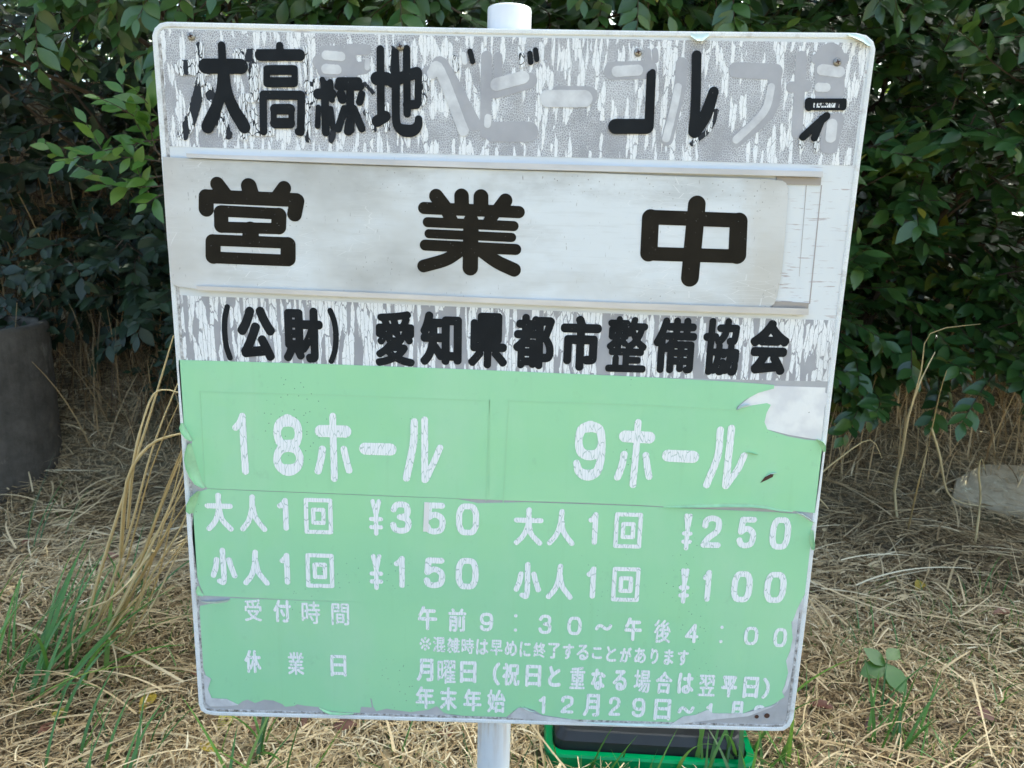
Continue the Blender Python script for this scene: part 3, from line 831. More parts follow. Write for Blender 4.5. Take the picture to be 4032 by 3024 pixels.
fr=[([(210,216),(1100,240),(1950,272)],5),([(1950,272),(1946,840)],5),([(210,216),(240,760)],5)]
fr2=[([(152,262),(1000,290),(1480,318)],5),([(152,262),(120,850)],5),([(40,255),(20,840)],5)]
L['frames']=[contour_segs(strokes_to_segs(5,[f],-.0008,False)) for f in fr]+[contour_segs(strokes_to_segs(6,[f],-.0008,False)) for f in fr2]

def film(name, key, y, mat, parent, thick=0.00025, groups=None):
    """a sheet of film cut to its outline(s), facing -Y, with its own small thickness"""
    V = []; Fc = []
    for g in (groups or L[key]):
        loops = [[(a * 1e-3, c * 1e-3) for a, c in lp] for lp in g]
        # sort loops into outers and holes by containment
        def area(l): return .5 * sum(l[i - 1][0] * l[i][1] - l[i][0] * l[i - 1][1] for i in range(len(l)))
        def inside(p, l):
            r = False
            for i in range(len(l)):
                (x1, z1), (x2, z2) = l[i - 1], l[i]
                if (z1 > p[1]) != (z2 > p[1]) and p[0] < (x2 - x1) * (p[1] - z1) / (z2 - z1) + x1: r = not r
            return r
        loops = [l for l in loops if abs(area(l)) > 2e-7]
        depth = [sum(inside(l[0], k) for k in loops if k is not l) for l in loops]
        for l, d in zip(loops, depth):
            if d % 2: continue
            hs = [k for k, dk in zip(loops, depth) if dk == d + 1 and inside(k[0], l)]
            poly = [l] + hs
            flat = [Vector((x, z, 0)) for lp in poly for x, z in lp]
            tris = geometry.tessellate_polygon([[Vector((x, z, 0)) for x, z in lp] for lp in poly])
            b = len(V)
            V += [(v.x, y, v.y + Z0) for v in flat]
            for t in tris:
                a_, b_, c_ = [flat[i] for i in t]
                s = (b_ - a_).cross(c_ - a_).z
                # facing -Y : counter-clockwise seen from -Y (x right, z up)
                Fc.append(tuple(i + b for i in (t if s > 0 else t[::-1])))
            nb = len(V)
            V += [(v.x, y + thick, v.y + Z0) for v in flat]
            k0 = 0
            for lp in poly:
                n = len(lp)
                for i in range(n):
                    j = (i + 1) % n
                    Fc.append((b + k0 + i, b + k0 + j, nb + k0 + j, nb + k0 + i))
                k0 += n
    return mesh_obj(name, V, Fc, mat, parent)

def characters(key, y, mat, parent):
    """each written character a piece of its own"""
    for g in L[key]:
        film('character', None, y, mat, parent, .00025, [g])

def pieces(name, key, y, mat, parent):
    """scattered remains of lettering: each closed outline with its holes a piece of its own"""
    def inside(p, lp):
        r = False
        for i in range(len(lp)):
            (x1, z1), (x2, z2) = lp[i - 1], lp[i]
            if (z1 > p[1]) != (z2 > p[1]) and p[0] < (x2 - x1) * (p[1] - z1) / (z2 - z1) + x1: r = not r
        return r
    for g in L[key]:
        dep = [sum(inside(a[0], c) for c in g if c is not a) for a in g]
        for a, d in zip(g, dep):
            if d % 2 == 0 and len(a) > 5:
                film(name, None, y, mat, parent, .00025, [[a] + [c for c, dc in zip(g, dep) if dc == d + 1 and inside(c[0], a)]])

# ================================================================== ground
def ground_z(x, y):
    t = np.clip((np.asarray(y, float) - 1.35) / 1.75, 0, 1)
    bank = 1.5 * (t * t * (3 - 2 * t))
    u = np.asarray(x, float)
    bump = .018 * np.sin(u * 4.1 + 1.3 * np.asarray(y)) + .014 * np.sin(np.asarray(y) * 6.3 - u * 2.2 + 1.0) + .008 * np.sin(u * 11 + np.asarray(y) * 9)
    return bank + bump

def mat_ground():
    m = NT('thatch_and_soil')
    c = m.ramp(m.noise(45, None, 8, .75), [(.3, (.075, .060, .040)), (.5, (.20, .16, .10)), (.7, (.36, .30, .20))])
    g = m.step(m.noise(2.2, None, 4), .5, .7)
    c = m.mix(m.math('MULTIPLY', g, .35), c, (.09, .12, .035))
    m.color(c); m.rough(.9); m.spec(.1)
    m.bump(m.noise(70, None, 6, .7), .8, .02)
    return m.m
M['ground'] = mat_ground()
ax = np.concatenate([[-60, -25, -10, -5], np.linspace(-3, 3, 90), [5, 10, 25, 60]])
ay = np.concatenate([[-60, -25, -10, -5, -2.5], np.linspace(-1.2, 3.6, 80), [5, 10, 25, 60]])
GX, GY = np.meshgrid(ax, ay)
GV = np.stack([GX.ravel(), GY.ravel(), ground_z(GX, GY).ravel()], 1)
nx, ny = len(ax), len(ay)
ii, jj = np.meshgrid(np.arange(nx - 1), np.arange(ny - 1))
q = (jj * nx + ii).ravel()
ground = np_mesh('ground', GV, np.stack([q, q + 1, q + nx + 1, q + nx], 1), M['ground'])
tag(ground, kind='structure')

# ================================================================== the sign
sign = empty('notice_sign')
tag(sign, 'weathered white notice sign on a pipe post, peeling black header above green price sheets', 'sign')

def slab(name, key, y0, thick, mat, parent):
    return film(name, key, y0, mat, parent, thick)

panel = slab('panel', 'o_panel', 0.0, 0.014, M['panel'], sign)
# back of the panel
pts = [v for v in [(a * 1e-3, c * 1e-3) for a, c in L['o_panel'][0][0]]]
mesh_obj('panel_back', [(x, .0142, z + Z0) for x, z in pts], [tuple(range(len(pts)))], M['panel'], panel)

# rim round the edge of the panel, a raised bead a few millimetres wide
def inset(loop, d):
    n = len(loop); o = []
    A = sum(loop[i - 1][0] * loop[i][1] - loop[i][0] * loop[i - 1][1] for i in range(n))
    s = 1 if A > 0 else -1
    for i in range(n):
        p0 = Vector(loop[i - 1]); p1 = Vector(loop[i]); p2 = Vector(loop[(i + 1) % n])
        a = (p1 - p0).normalized(); b = (p2 - p1).normalized()
        na = Vector((-a.y, a.x)) * s; nb = Vector((-b.y, b.x)) * s
        h = (na + nb); h = h / max(.3, h.dot(na))
        o.append(p1 + h * d)
    return o
ring = []
for d, y in ((-.0005, .004), (-.0005, -.0008), (.0008, -.0014), (.0046, -.0014), (.0062, -.0003)):
    ring.append([(p[0], y, p[1] + Z0) for p in inset(pts, d)])
rv = [v for r_ in ring for v in r_]; n_ = len(pts); rf = []
for k in range(len(ring) - 1):
    for i in range(n_):
        rf.append((k * n_ + i, k * n_ + (i + 1) % n_, (k + 1) * n_ + (i + 1) % n_, (k + 1) * n_ + i))
mesh_obj('edge_trim', rv, rf, M['trim'], sign)

band = []
for d, y in ((.0061, -.0002), (.0064, -.0010), (.0098, -.0010), (.0102, -.0001)):
    band.append([(p[0], y, p[1] + Z0) for p in inset(pts, d)])
bv = [v for r_ in band for v in r_]; bf = []
for k in range(len(band) - 1):
    for i in range(n_):
        if max(pts[i][0], pts[(i + 1) % n_][0]) > .36 and min(pts[i][1], pts[(i + 1) % n_][1]) > .05 or pts[i][1] > .95: continue
        bf.append((k * n_ + i, k * n_ + (i + 1) % n_, (k + 1) * n_ + (i + 1) % n_, (k + 1) * n_ + i))
mesh_obj('sealant_bead', bv, bf, M['sealant'], sign)
film('backing_sheet', 'o_backing', -.0003, M['backing'], sign)
header = film('header_sheet', 'o_header', -.0004, M['header'], sign)
tag(header, 'grey header film with flaking white strips and half lost black lettering')
pieces('glue_ghost', 'header_ghost', -.0008, M['ghost'], header)
pieces('faded_stroke', 'header_light', -.0012, M['light'], header)
pieces('flaked_stroke', 'header_cracked', -.0016, M['cracked'], header)
characters('header_black', -.0021, M['black'], header)
names = film('name_sheet', 'o_name_strip', -.0004, M['name'], sign)
characters('name', -.0011, M['black'], names)
top = film('rate_sheet', 'o_sheet_top', -.0014, M['green'], sign)
for g_ in L['frames']: film('faint_frame_line', None, -.0017, M['faint'], top, .0001, [g_])
characters('rates', -.0020, M['letters'], top)
film('torn_backing', 'o_tear_backing', -.0009, M['torn'], top)
mid = film('price_sheet', 'o_sheet_mid', -.0010, M['green'], sign)
characters('prices', -.0016, M['letters'], mid)
low = film('hours_sheet', 'o_sheet_low', -.0007, M['green'], sign)
characters('hours', -.0013, M['letters'], low)
for k in ('o_torn_bottom_a', 'o_torn_bottom_b', 'o_torn_bottom_c', 'o_torn_right'):
    film('torn_backing', k, -.0005 if k == 'o_torn_right' else -.0017, M['light'], low)

def P2(r, x, y, yoff=0.0):
    s, ox, oy = {1: (1.84333, 600, 60), 2: (1.16421, 1600, 60), 3: (1.47467, 600, 600), 4: (1.47467, 2000, 600), 5: (1.52552, 650, 1400), 6: (1.47467, 1900, 1400), 7: (1.70154, 700, 2200), 8: (1.264, 1550, 2300)}[r]
    k = 2212.0 / 4032.0
    return W((x / s + ox) * k, (y / s + oy) * k, yoff)

# curled and lifted edges of the films
def curl(name, pts, wdt, rise, mat, parent, roll=2.4, n=7):
    """pts along the torn edge, wdt = which way (x, z) the film peels back, rolling forward off the panel"""
    P = [Vector(p) for p in pts]
    V = []; Fc = []
    w = Vector((wdt[0], 0, wdt[1])).normalized()
    m = len(P)
    for i, p in enumerate(P):
        k = math.sin(math.pi * (i + .35) / (m - .3)) ** .7
        r_ = rise * k
        for j in range(n):
            a = roll * j / (n - 1)
            V.append(p + w * (r_ * math.sin(a)) + Vector((0, -r_ * (1 - math.cos(a)) - .0016, 0)))
    for i in range(m - 1):
        for j in range(n - 1):
            Fc.append((i * n + j, i * n + j + 1, (i + 1) * n + j + 1, (i + 1) * n + j))
    return mesh_obj(name, V, Fc, mat, parent, True)
curl('curled_edge', [P2(5, *p) for p in ((112, 405), (125, 430), (142, 458), (160, 490), (172, 512))], (-.8, .2), .007, M['mint'], top)
curl('curled_edge', [P2(5, *p) for p in ((160, 525), (170, 560), (182, 605), (196, 655), (212, 705), (228, 755), (248, 790))], (-1, -.1), .011, M['mint'], top, 2.0)
curl('curled_edge', [P2(6, *p) for p in ((1050, 874), (1120, 867), (1250, 860), (1420, 855), (1560, 857), (1640, 867), (1720, 887), (1800, 900))], (.0, -1), .0042, M['mint'], top, 1.7)
curl('curled_edge', [P2(6, *p) for p in ((1930, 488), (1945, 505), (1962, 530), (1976, 560))], (.6, .5), .006, M['mint'], top, 2.0)
curl('curled_edge', [P2(6, *p) for p in ((1472, 316), (1490, 303), (1515, 294), (1545, 287))], (.2, 1), .004, M['aqua'], top, 2.2)
curl('curled_edge', [P2(5, *p) for p in ((212, 812), (205, 840), (193, 880), (180, 920), (172, 945))], (-.9, .1), .010, M['mint'], mid, 2.0)
curl('curled_edge', [P2(6, *p) for p in ((1820, 912), (1850, 928), (1885, 950), (1925, 972))], (.1, 1), .0042, M['aqua'], mid, 2.0)
curl('curled_edge', [P2(6, *p) for p in ((1905, 1010), (1892, 1050), (1896, 1090), (1908, 1125))], (1, 0), .006, M['mint'], mid, 2.1)
curl('curled_edge', [P2(5, *p) for p in ((206, 1380), (214, 1400), (224, 1420), (240, 1436))], (-.8, -.3), .005, M['mint'], mid, 1.8)
curl('curled_edge', [P2(7, *p) for p in ((950, 990), (985, 1005), (1030, 1020), (1100, 1026), (1180, 1030))], (0, -1), .0028, M['mint'], low, 2.0)
curl('curled_edge', [P2(8, *p) for p in ((640, 611), (660, 622), (680, 630), (705, 634))], (.1, 1), .003, M['aqua'], low, 2.0)
curl('curled_edge', [P2(8, *p) for p in ((960, 684), (1060, 688), (1160, 691), (1270, 695), (1380, 698))], (0, -1), .0020, M['aqua'], low, 1.8)
curl('curled_edge', [P2(7, *p) for p in ((160, 285), (210, 296), (265, 297), (320, 288), (352, 275))], (.05, 1), .006, M['aqua'], low, 1.5)
curl('curled_edge', [P2(2, *p) for p in ((2022, 84), (2060, 88), (2095, 100), (2118, 122), (2128, 134))], (-.4, -.7), .008, M['aqua'], panel, 1.5)
curl('curled_edge', [P2(2, *p) for p in ((1302, 84), (1330, 88), (1355, 88), (1385, 82))], (0, -1), .010, M['aqua'], panel, 1.3)
# little tear under the last kana and the piece of tape in the 5
tearv = [P2(6, *p, -.0022) for p in ((1612, 740), (1640, 705), (1665, 688), (1690, 690), (1685, 705), (1655, 720))]
mesh_obj('tear', tearv, [tuple(range(len(tearv)))[::-1]], M['hole'], top)
curl('curled_edge', [P2(6, *p) for p in ((1640, 702), (1662, 690), (1685, 686), (1705, 682))], (.2, 1), .003, M['aqua'], top, 2.0)
curl('curled_edge', [P2(6, *p) for p in ((1530, 562), (1555, 570), (1575, 576), (1596, 576))], (.1, .8), .003, M['mint'], top, 2.0)
tv = [P2(5, *p, -.0022) for p in ((1557, 880), (1588, 882), (1581, 1058), (1550, 1058))]
mesh_obj('tape_strip', tv, [(3, 2, 1, 0)], M['tape'], mid)

# screws and empty holes
def screw(c, r_=.0052):
    mb = MB()
    prof = [(.0001, -.0026), (r_ * .55, -.0024), (r_ * .9, -.0014), (r_, .0)]
    n = 20; vs = []; fs = []
    for rr, yy in prof:
        for k in range(n):
            w = 2 * math.pi * k / n
            vs.append((c.x + rr * math.cos(w), c.y + yy, c.z + rr * math.sin(w)))
    for i in range(len(prof) - 1):
        for k in range(n):
            fs.append((i * n + k, i * n + (k + 1) % n, (i + 1) * n + (k + 1) % n, (i + 1) * n + k))
    mb.add(vs, fs)
    o = mb.build('screw', M['screw'], sign, True)
    cr = MB()
    for a in (.3, .3 + math.pi / 2):
        d = Vector((math.cos(a), 0, math.sin(a))) * r_ * .55; e = Vector((-math.sin(a), 0, math.cos(a))) * r_ * .14
        b = c + Vector((0, -.0028, 0))
        cr.add([b - d - e, b + d - e, b + d + e, b - d + e], [(0, 1, 2, 3)])
    cr.build('slot', M['hole'], o)
    return o
for r_, x, y in ((1, 283, 153), (1, 1800, 228), (2, 1062, 170), (2, 1975, 215)):
    screw(P2(r_, x, y, -.0012))
for x, y, rr in ((1807, 660, .0032), (1858, 655, .0042)):
    c = P2(8, x, y, -.0012); mb = MB()
    vs = []
    for k in range(18):
        w = 2 * math.pi * k / 18
        vs.append((c.x + rr * math.cos(w), c.y, c.z + rr * math.sin(w)))
    mb.add(vs, [tuple(range(18))]); mb.build('screw_hole', M['hole'], sign)

# aluminium channel rails: back flange, web and front lip
def channel(key, name):
    o = film(name, key, -.0090, M['rail'], sign, .0016)
    return o
rail_t = channel('o_rail_top', 'rail')
rail_b = channel('o_rail_bottom', 'rail')
def rail_web(rail, a, b, h, y0=-.0088, y1=-.0004):
    """closed bar between two points on the sign's plane, behind the lip"""
    a, b = Vector(a), Vector(b)
    u = Vector((0, 0, h))
    vs = [a, b, b + u, a + u]
    V = [(p.x, y0, p.z) for p in vs] + [(p.x, y1, p.z) for p in vs]
    mesh_obj('web', V, [(0, 1, 2, 3), (7, 6, 5, 4), (0, 4, 5, 1), (1, 5, 6, 2), (2, 6, 7, 3), (3, 7, 4, 0)], M['rail'], rail)
rail_web(rail_t, P2(3, 196, 8, -.009), P2(4, 1828, 113, -.009), -.0030)
rail_web(rail_b, P2(3, 257, 800, -.009), P2(4, 1744, 943, -.009), .0030)
# back flanges seen past the end of the plate
def strip(parent, name, a, b, c, d, y0, mat, th=.0012):
    q_ = [P2(4, *p, y0) for p in (a, b, c, d)]
    V = [tuple(p) for p in q_] + [(p.x, p.y + th, p.z) for p in q_]
    mesh_obj(name, V, [(0, 1, 2, 3), (7, 6, 5, 4), (0, 4, 5, 1), (1, 5, 6, 2), (2, 6, 7, 3), (3, 7, 4, 0)], mat, parent)
M['rail_dirty'] = mat_metal('grimy_aluminium', (.40, .36, .33), .5, .3)
strip(rail_t, 'flange', (1560, 186), (1816, 190), (1820, 146), (1560, 140), -.0016, M['rail_dirty'])
strip(rail_b, 'flange', (1530, 912), (1742, 918), (1748, 874), (1540, 864), -.0016, M['rail_dirty'])
# grime line of an old frame on the bare panel beside the plate
M['grime'] = mat_paint('grime_line', (.40, .36, .36), .8)
strip(panel, 'grime_line', (1748, 880), (1755, 880), (1824, 190), (1818, 190), -.0003, M['grime'], .0001)
strip(panel, 'grime_line', (1690, 720), (1692, 720), (1735, 190), (1731, 190), -.0003, M['grime'], .0001)

# post: straight white pipe behind the panel, with a push-on cap
pc = [W(1098, 300, .045), W(1064, 1600, .045)]
px_c = .5 * (pc[0].x + pc[1].x)
def mat_post():
    m = NT('white_post_enamel')
    c = m.ramp(m.noise(8, None, 4), [(.3, (.68, .70, .73)), (.7, (.77, .79, .82))])
    sp = m.n('ShaderNodeSeparateXYZ'); m.l(m.co, sp.inputs[0])
    rust = m.math('MULTIPLY', m.step(m.noise(1.0, m.map((120, 120, 9)), 4, .6), .50, .68), m.math('MULTIPLY', m.step(sp.outputs[2], Z0 - .10, Z0 + .01), m.step(sp.outputs[2], Z0 + .06, Z0 + .02)))
    c = m.mix(m.math('MULTIPLY', rust, .6), c, (.42, .26, .12))
    dirt = m.step(m.noise(45, m.map((1, 1, .3)), 6, .7), .60, .72)
    c = m.mix(m.math('MULTIPLY', dirt, .25), c, (.36, .35, .32))
    m.color(c); m.rough(.32); return m.m
M['post'] = mat_post()
post = MB()
post.lathe([(.0262, -.30), (.0262, Z0 + 1.0)], 40, (px_c, .045, 0))
cap_top = W(1099, 17, .045).z
post = post.build('post', M['post'], sign, True)
cp = MB()
cp.lathe([(.0285, cap_top - .055), (.0285, cap_top - .004), (.0278, cap_top - .0012), (.0258, cap_top), (.0001, cap_top + .0006)], 40, (px_c, .045, 0))
cp.build('cap', M['pipe'], post, True)
# two clamps that carry the panel on the post (behind it)
for z in (.25, .80):
    cb = MB(); cb.lathe([(.0264, -.018), (.030, -.018), (.030, .018), (.0264, .018)], 32, (px_c, .045, Z0 + z))
    cb.build('clamp', M['rail'], post, True)

# the sliding plate in the rails
plate = film('status_plate', 'o_plate', -.0050, M['plate'], None, .0030)
tag(plate, 'scuffed aluminium plate reading open for business in thick black characters, slid between the two rails', 'plate')
characters('plate', -.0055, M['ink'], plate)

# ================================================================== concrete pipe, slab, green base
rng = np.random.RandomState(5)
random.seed(11)

def mat_concrete(name, a, b, scale=14):
    m = NT(name)
    c = m.ramp(m.noise(scale, None, 7, .7), [(.3, a), (.65, b)])
    c = m.mix(m.step(m.noise(scale * .5, m.map((1, 1, .6), (3, 3, 3)), 5, .65), .60, .68), c, tuple(min(.8, x * 1.9) for x in b))
    st = m.step(m.noise(30, m.map((1, 1, .12)), 4), .5, .75)
    c = m.mix(m.math('MULTIPLY', st, .4), c, tuple(x * .5 for x in a))
    m.color(c); m.rough(.85); m.spec(.2)
    m.bump(m.noise(90, None, 6, .7), .5, .006)
    return m.m
M['concrete'] = mat_concrete('stained_concrete', (.062, .053, .042), (.125, .108, .088))
M['stone'] = mat_concrete('pale_stone', (.40, .325, .22), (.52, .44, .31), 26)

PY = 1.52
pr = W(104, 700, PY); prb = W(133, 1045, PY)
prad = .235
pcx = pr.x - prad * 1.16
ptop = W(60, 703, PY).z
pz0 = float(ground_z(pcx, PY)) - .12
pipe = MB()
pipe.lathe([(prad, pz0), (prad, ptop - .012), (prad - .008, ptop), (prad - .042, ptop), (prad - .048, ptop - .008), (prad - .048, pz0)], 56, (0, 0, 0))
po = pipe.build('concrete_pipe', M['concrete'], None, True)
po.location = (pcx, PY, 0)
tag(po, 'dark stained concrete pipe standing upright on the dry grass left of the sign', 'pipe')
# irregular flat stone half buried on the right
def stone(name, outline, ztop, th, label):
    bm = bmesh.new()
    vs = [bm.verts.new((x, y, float(ground_z(x, y)) + ztop)) for x, y in outline]
    f = bm.faces.new(vs)
    e = bmesh.ops.extrude_face_region(bm, geom=[f])
    for v in e['geom']:
        if isinstance(v, bmesh.types.BMVert): v.co.z -= th
    bmesh.ops.recalc_face_normals(bm, faces=bm.faces)
    bmesh.ops.bevel(bm, geom=[x for x in bm.edges], offset=.005, segments=1, affect='EDGES')
    me = bpy.data.meshes.new(name); bm.to_mesh(me); bm.free()
    me.materials.append(M['stone'])
    return tag(link(bpy.data.objects.new(name, me)), label, 'stone')
def G(x, y):
    """point of the ground seen at a place of the photograph"""
    k = 4032.0 / 2212.0
    d = CM @ Vector(((x * k - 2016) / 3028.0, -(y * k - 1512) / 3028.0, -1.0))
    t = .3
    while t < 9:
        p = CL + d * t
        if p.z < float(ground_z(p.x, p.y)): return p
        t += .004
    return CL + d * 4
so_ = [(g.x, g.y) for g in (G(2062, 1050), (G(2052, 1092)), G(2110, 1100), G(2160, 1112), G(2240, 1128), G(2330, 1110), G(2330, 1040), G(2220, 1022), G(2120, 1018))]
stone('flat_stone', so_, .030, .14, 'pale flat stone half buried in straw at the right edge')

# green tray with a black rubber weight in it, right behind the sign
def rrect(w, d, r, n=6):
    o = []
    for cx, cy, a0 in ((w / 2 - r, d / 2 - r, 0), (-w / 2 + r, d / 2 - r, 90), (-w / 2 + r, -d / 2 + r, 180), (w / 2 - r, -d / 2 + r, 270)):
        for k in range(n + 1):
            a = R(a0 + 90 * k / n)
            o.append((cx + r * math.cos(a), cy + r * math.sin(a)))
    return o
def loft(name, secs, mat, parent, cap_top=True, cap_bot=False):
    V = []; Fc = []; n = len(secs[0][0])
    for sec, z in secs:
        V += [(x, y, z) for x, y in sec]
    for i in range(len(secs) - 1):
        for k in range(n):
            Fc.append((i * n + k, i * n + (k + 1) % n, (i + 1) * n + (k + 1) % n, (i + 1) * n + k))
    if cap_top: Fc.append(tuple((len(secs) - 1) * n + k for k in range(n)))
    if cap_bot: Fc.append(tuple(range(n))[::-1])
    return mesh_obj(name, V, Fc, mat, parent, False)
M['tray'] = mat_paint('green_plastic', (.004, .26, .075), .35, .15, 20)
M['rubber'] = mat_paint('black_rubber', (.018, .020, .024), .45, .25, 30)
BY = .075
bl = W(1186, 1590, BY + .1); 
base = empty('weighted_base', (W(1400, 1600, BY + .16).x, BY + .277, .030), R(-2))
tag(base, 'square green plastic base with a black rubber weight, on the grass below the sign', 'base')
BW = .375
loft('tray', [(rrect(BW, BW, .03), 0), (rrect(BW + .006, BW + .006, .032), .004), (rrect(BW + .006, BW + .006, .032), .030), (rrect(BW, BW, .03), .034), (rrect(BW - .024, BW - .024, .022), .034), (rrect(BW - .028, BW - .028, .02), .02)], M['tray'], base, True, True)
loft('rubber_weight', [(rrect(BW - .030, BW - .030, .02), .0205), (rrect(BW - .032, BW - .032, .02), .050), (rrect(BW - .050, BW - .050, .02), .064), (rrect(BW - .056, BW - .056, .018), .066)], M['rubber'], base)
dk = MB(); dk.lathe([(.126, .0655), (.125, .069), (.120, .0692), (.118, .066)], 64); dk.build('ring_groove', M['rubber'], base, True)
dk = MB(); dk.lathe([(.108, .0662), (.107, .070), (.100, .073), (.03, .075), (.0001, .075)], 64); dk.build('green_hub', M['tray'], base, True)

# ================================================================== straw, grass
def blades(n, pos, length, width, az, pitch, curve, seg=5, seed=0, taper=.8, twist=.6, sway=.0):
    """pos (n,3); returns V, quads.  Each blade is an arched ribbon of seg quads"""
    rs = np.random.RandomState(seed)
    t = np.linspace(0, 1, seg + 1)
    d = np.stack([np.cos(az), np.sin(az)], 1)
    side = np.stack([-np.sin(az), np.cos(az)], 1)
    ang = pitch[:, None] + curve[:, None] * t[None]          # elevation angle along the blade
    dl = length[:, None] / seg
    ca = np.cos(ang[:, :-1]) * dl; sa = np.sin(ang[:, :-1]) * dl
    hor = np.concatenate([np.zeros((n, 1)), np.cumsum(ca, 1)], 1)
    ver = np.concatenate([np.zeros((n, 1)), np.cumsum(sa, 1)], 1)
    lat = sway * rs.uniform(-1, 1, n)[:, None] * length[:, None] * t[None] ** 2
    C = np.empty((n, seg + 1, 3))
    C[..., 0] = pos[:, None, 0] + d[:, None, 0] * hor + side[:, None, 0] * lat
    C[..., 1] = pos[:, None, 1] + d[:, None, 1] * hor + side[:, None, 1] * lat
    C[..., 2] = pos[:, None, 2] + ver
    tw = rs.uniform(-1, 1, n) * twist
    wv = np.stack([side[:, 0] * np.cos(tw), side[:, 1] * np.cos(tw), np.sin(tw)], 1)
    wid = width[:, None] * (1 - taper * t[None] ** 2) * .5
    Lf = C - wv[:, None] * wid[..., None]
    Rt = C + wv[:, None] * wid[..., None]
    V = np.stack([Lf, Rt], 2).reshape(-1, 3)
    b = (np.arange(n) * (seg + 1) * 2)[:, None] + np.arange(seg)[None] * 2
    Q = np.stack([b, b + 1, b + 3, b + 2], -1).reshape(-1, 4)
    return V, Q

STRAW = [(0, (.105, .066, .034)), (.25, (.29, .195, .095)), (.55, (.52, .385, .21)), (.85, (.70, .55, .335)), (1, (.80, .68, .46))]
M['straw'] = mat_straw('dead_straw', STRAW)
GRASSC = [(0, (.040, .110, .018)), (.5, (.075, .205, .030)), (.9, (.13, .29, .045)), (1, (.26, .36, .06))]
M['grass'] = mat_leaf('green_grass', GRASSC, .4, .3)
M['gold'] = mat_straw('golden_dry_stalk', [(0, (.36, .25, .10)), (.5, (.55, .41, .19)), (1, (.66, .55, .32))])

def inview(P, m=.12):
    """only the ground the photo could show, with a margin"""
    q_ = (P - np.array(CL)) @ np.array(CM)
    u = q_[:, 0] / -q_[:, 2]; v = q_[:, 1] / -q_[:, 2]
    return (q_[:, 2] < -.2) & (np.abs(u) < .666 + m) & (v > -.5 - m)

def scatter(n, x0, x1, y0, y1, seed, margin=.12):
    rs = np.random.RandomState(seed)
    P = np.stack([rs.uniform(x0, x1, n), rs.uniform(y0, y1, n)], 1)
    z = ground_z(P[:, 0], P[:, 1])
    P = np.concatenate([P, z[:, None]], 1)
    return P[inview(P, margin)]

def flow(P, seed):
    """direction in which the straw lies, in swirls"""
    a = 1.2 * np.sin(P[:, 0] * 2.3 + 1.0) + 1.1 * np.sin(P[:, 1] * 3.1 - P[:, 0] * 1.1 + seed) + .7 * np.sin(P[:, 0] * 7 + P[:, 1] * 5)
    return a

BASE_C = base.location
def clear_base(P):
    return (np.abs(P[:, 0] - BASE_C.x) > .21) | (P[:, 1] - BASE_C.y > .25) | (P[:, 1] - BASE_C.y < -.205)

def straw(name, n, box, seed, lmin, lmax, w, spread, lift, label, cat, tint=(.0, 1.0), seg=5, mat='straw', hmax=.03):
    P = scatter(n, *box, seed)
    P = P[clear_base(P)]
    n = len(P); rs = np.random.RandomState(seed + 1)
    P[:, 2] += rs.uniform(0, 1, n) ** 1.6 * hmax + .002
    az = flow(P, 0) + rs.normal(0, spread, n) + (rs.rand(n) < .5) * np.pi
    ln = lmin + (lmax - lmin) * rs.rand(n) ** 2
    pt = np.abs(rs.normal(0, lift, n)); cu = -pt * rs.uniform(1.2, 2.6, n) + rs.normal(0, .25, n)
    wd = w * rs.uniform(.45, 1.25, n)
    V, Q = blades(n, P, ln, wd, az, pt, cu, seg, seed + 2, .7, .7, .28)
    gz = ground_z(V[:, 0], V[:, 1]) + .001
    V[:, 2] = np.maximum(V[:, 2], gz)
    # patches of older, darker straw and of bleached straw
    pn = .5 + .22 * np.sin(P[:, 0] * 3.7 + 2) * np.sin(P[:, 1] * 4.3) + rs.normal(0, .20, n)
    T = np.repeat(np.clip(tint[0] + (tint[1] - tint[0]) * pn, 0, 1), (seg + 1) * 2)
    o = np_mesh(name, V, Q, M[mat], None, T)
    return tag(o, label, cat, None, 'stuff')
straw('dead_straw', 120000, (-2.4, 2.6, -.12, 2.4), 20, .025, .11, .0030, .95, .13, 'mat of dead straw covering the ground around the sign', 'straw')
straw('long_straw', 4200, (-2.4, 2.6, .05, 2.3), 24, .12, .34, .0046, .6, .30, 'long bleached grass blades lying tangled over the straw mat', 'straw', (.25, 1.05), 9, 'straw', .05)
straw('chopped_straw', 45000, (-1.6, 1.6, -.12, .9), 28, .012, .05, .0032, 1.6, .55, 'short chopped straw in the foreground', 'straw', (.15, 1.15), 3, 'straw', .035)

straw('leaf_litter', 9000, (-2.4, 2.6, -.12, 1.9), 33, .02, .055, .0095, 1.6, .25, 'broken flat blades and leaf litter lying in the straw', 'litter', (-.25, .9), 3, 'straw', .03)
# sparse short green grass between the straw
P = scatter(15000, -2.0, 2.2, -.12, 1.3, 41)
rs = np.random.RandomState(42)
dens = .5 + .5 * np.sin(P[:, 0] * 3.1 + .8) * np.sin(P[:, 1] * 5.0 + 1.2) + .25 * (P[:, 0] > .5) - .30 * (P[:, 1] > .75) + .3 * (P[:, 1] < .12)
P = P[rs.rand(len(P)) < np.clip(dens - .35, 0, 1)]
n = len(P)
V, Q = blades(n, P, rs.uniform(.025, .085, n), rs.uniform(.0020, .0044, n), rs.uniform(0, 6.28, n), rs.uniform(.6, 1.5, n), -rs.uniform(.1, 1.2, n), 5, 43, .9, .8, .2)
tag(np_mesh('short_grass', V, Q, M['grass'], None, np.repeat(rs.uniform(0, .95, n), 12)), 'sparse short green grass growing through the straw', 'grass', None, 'stuff')

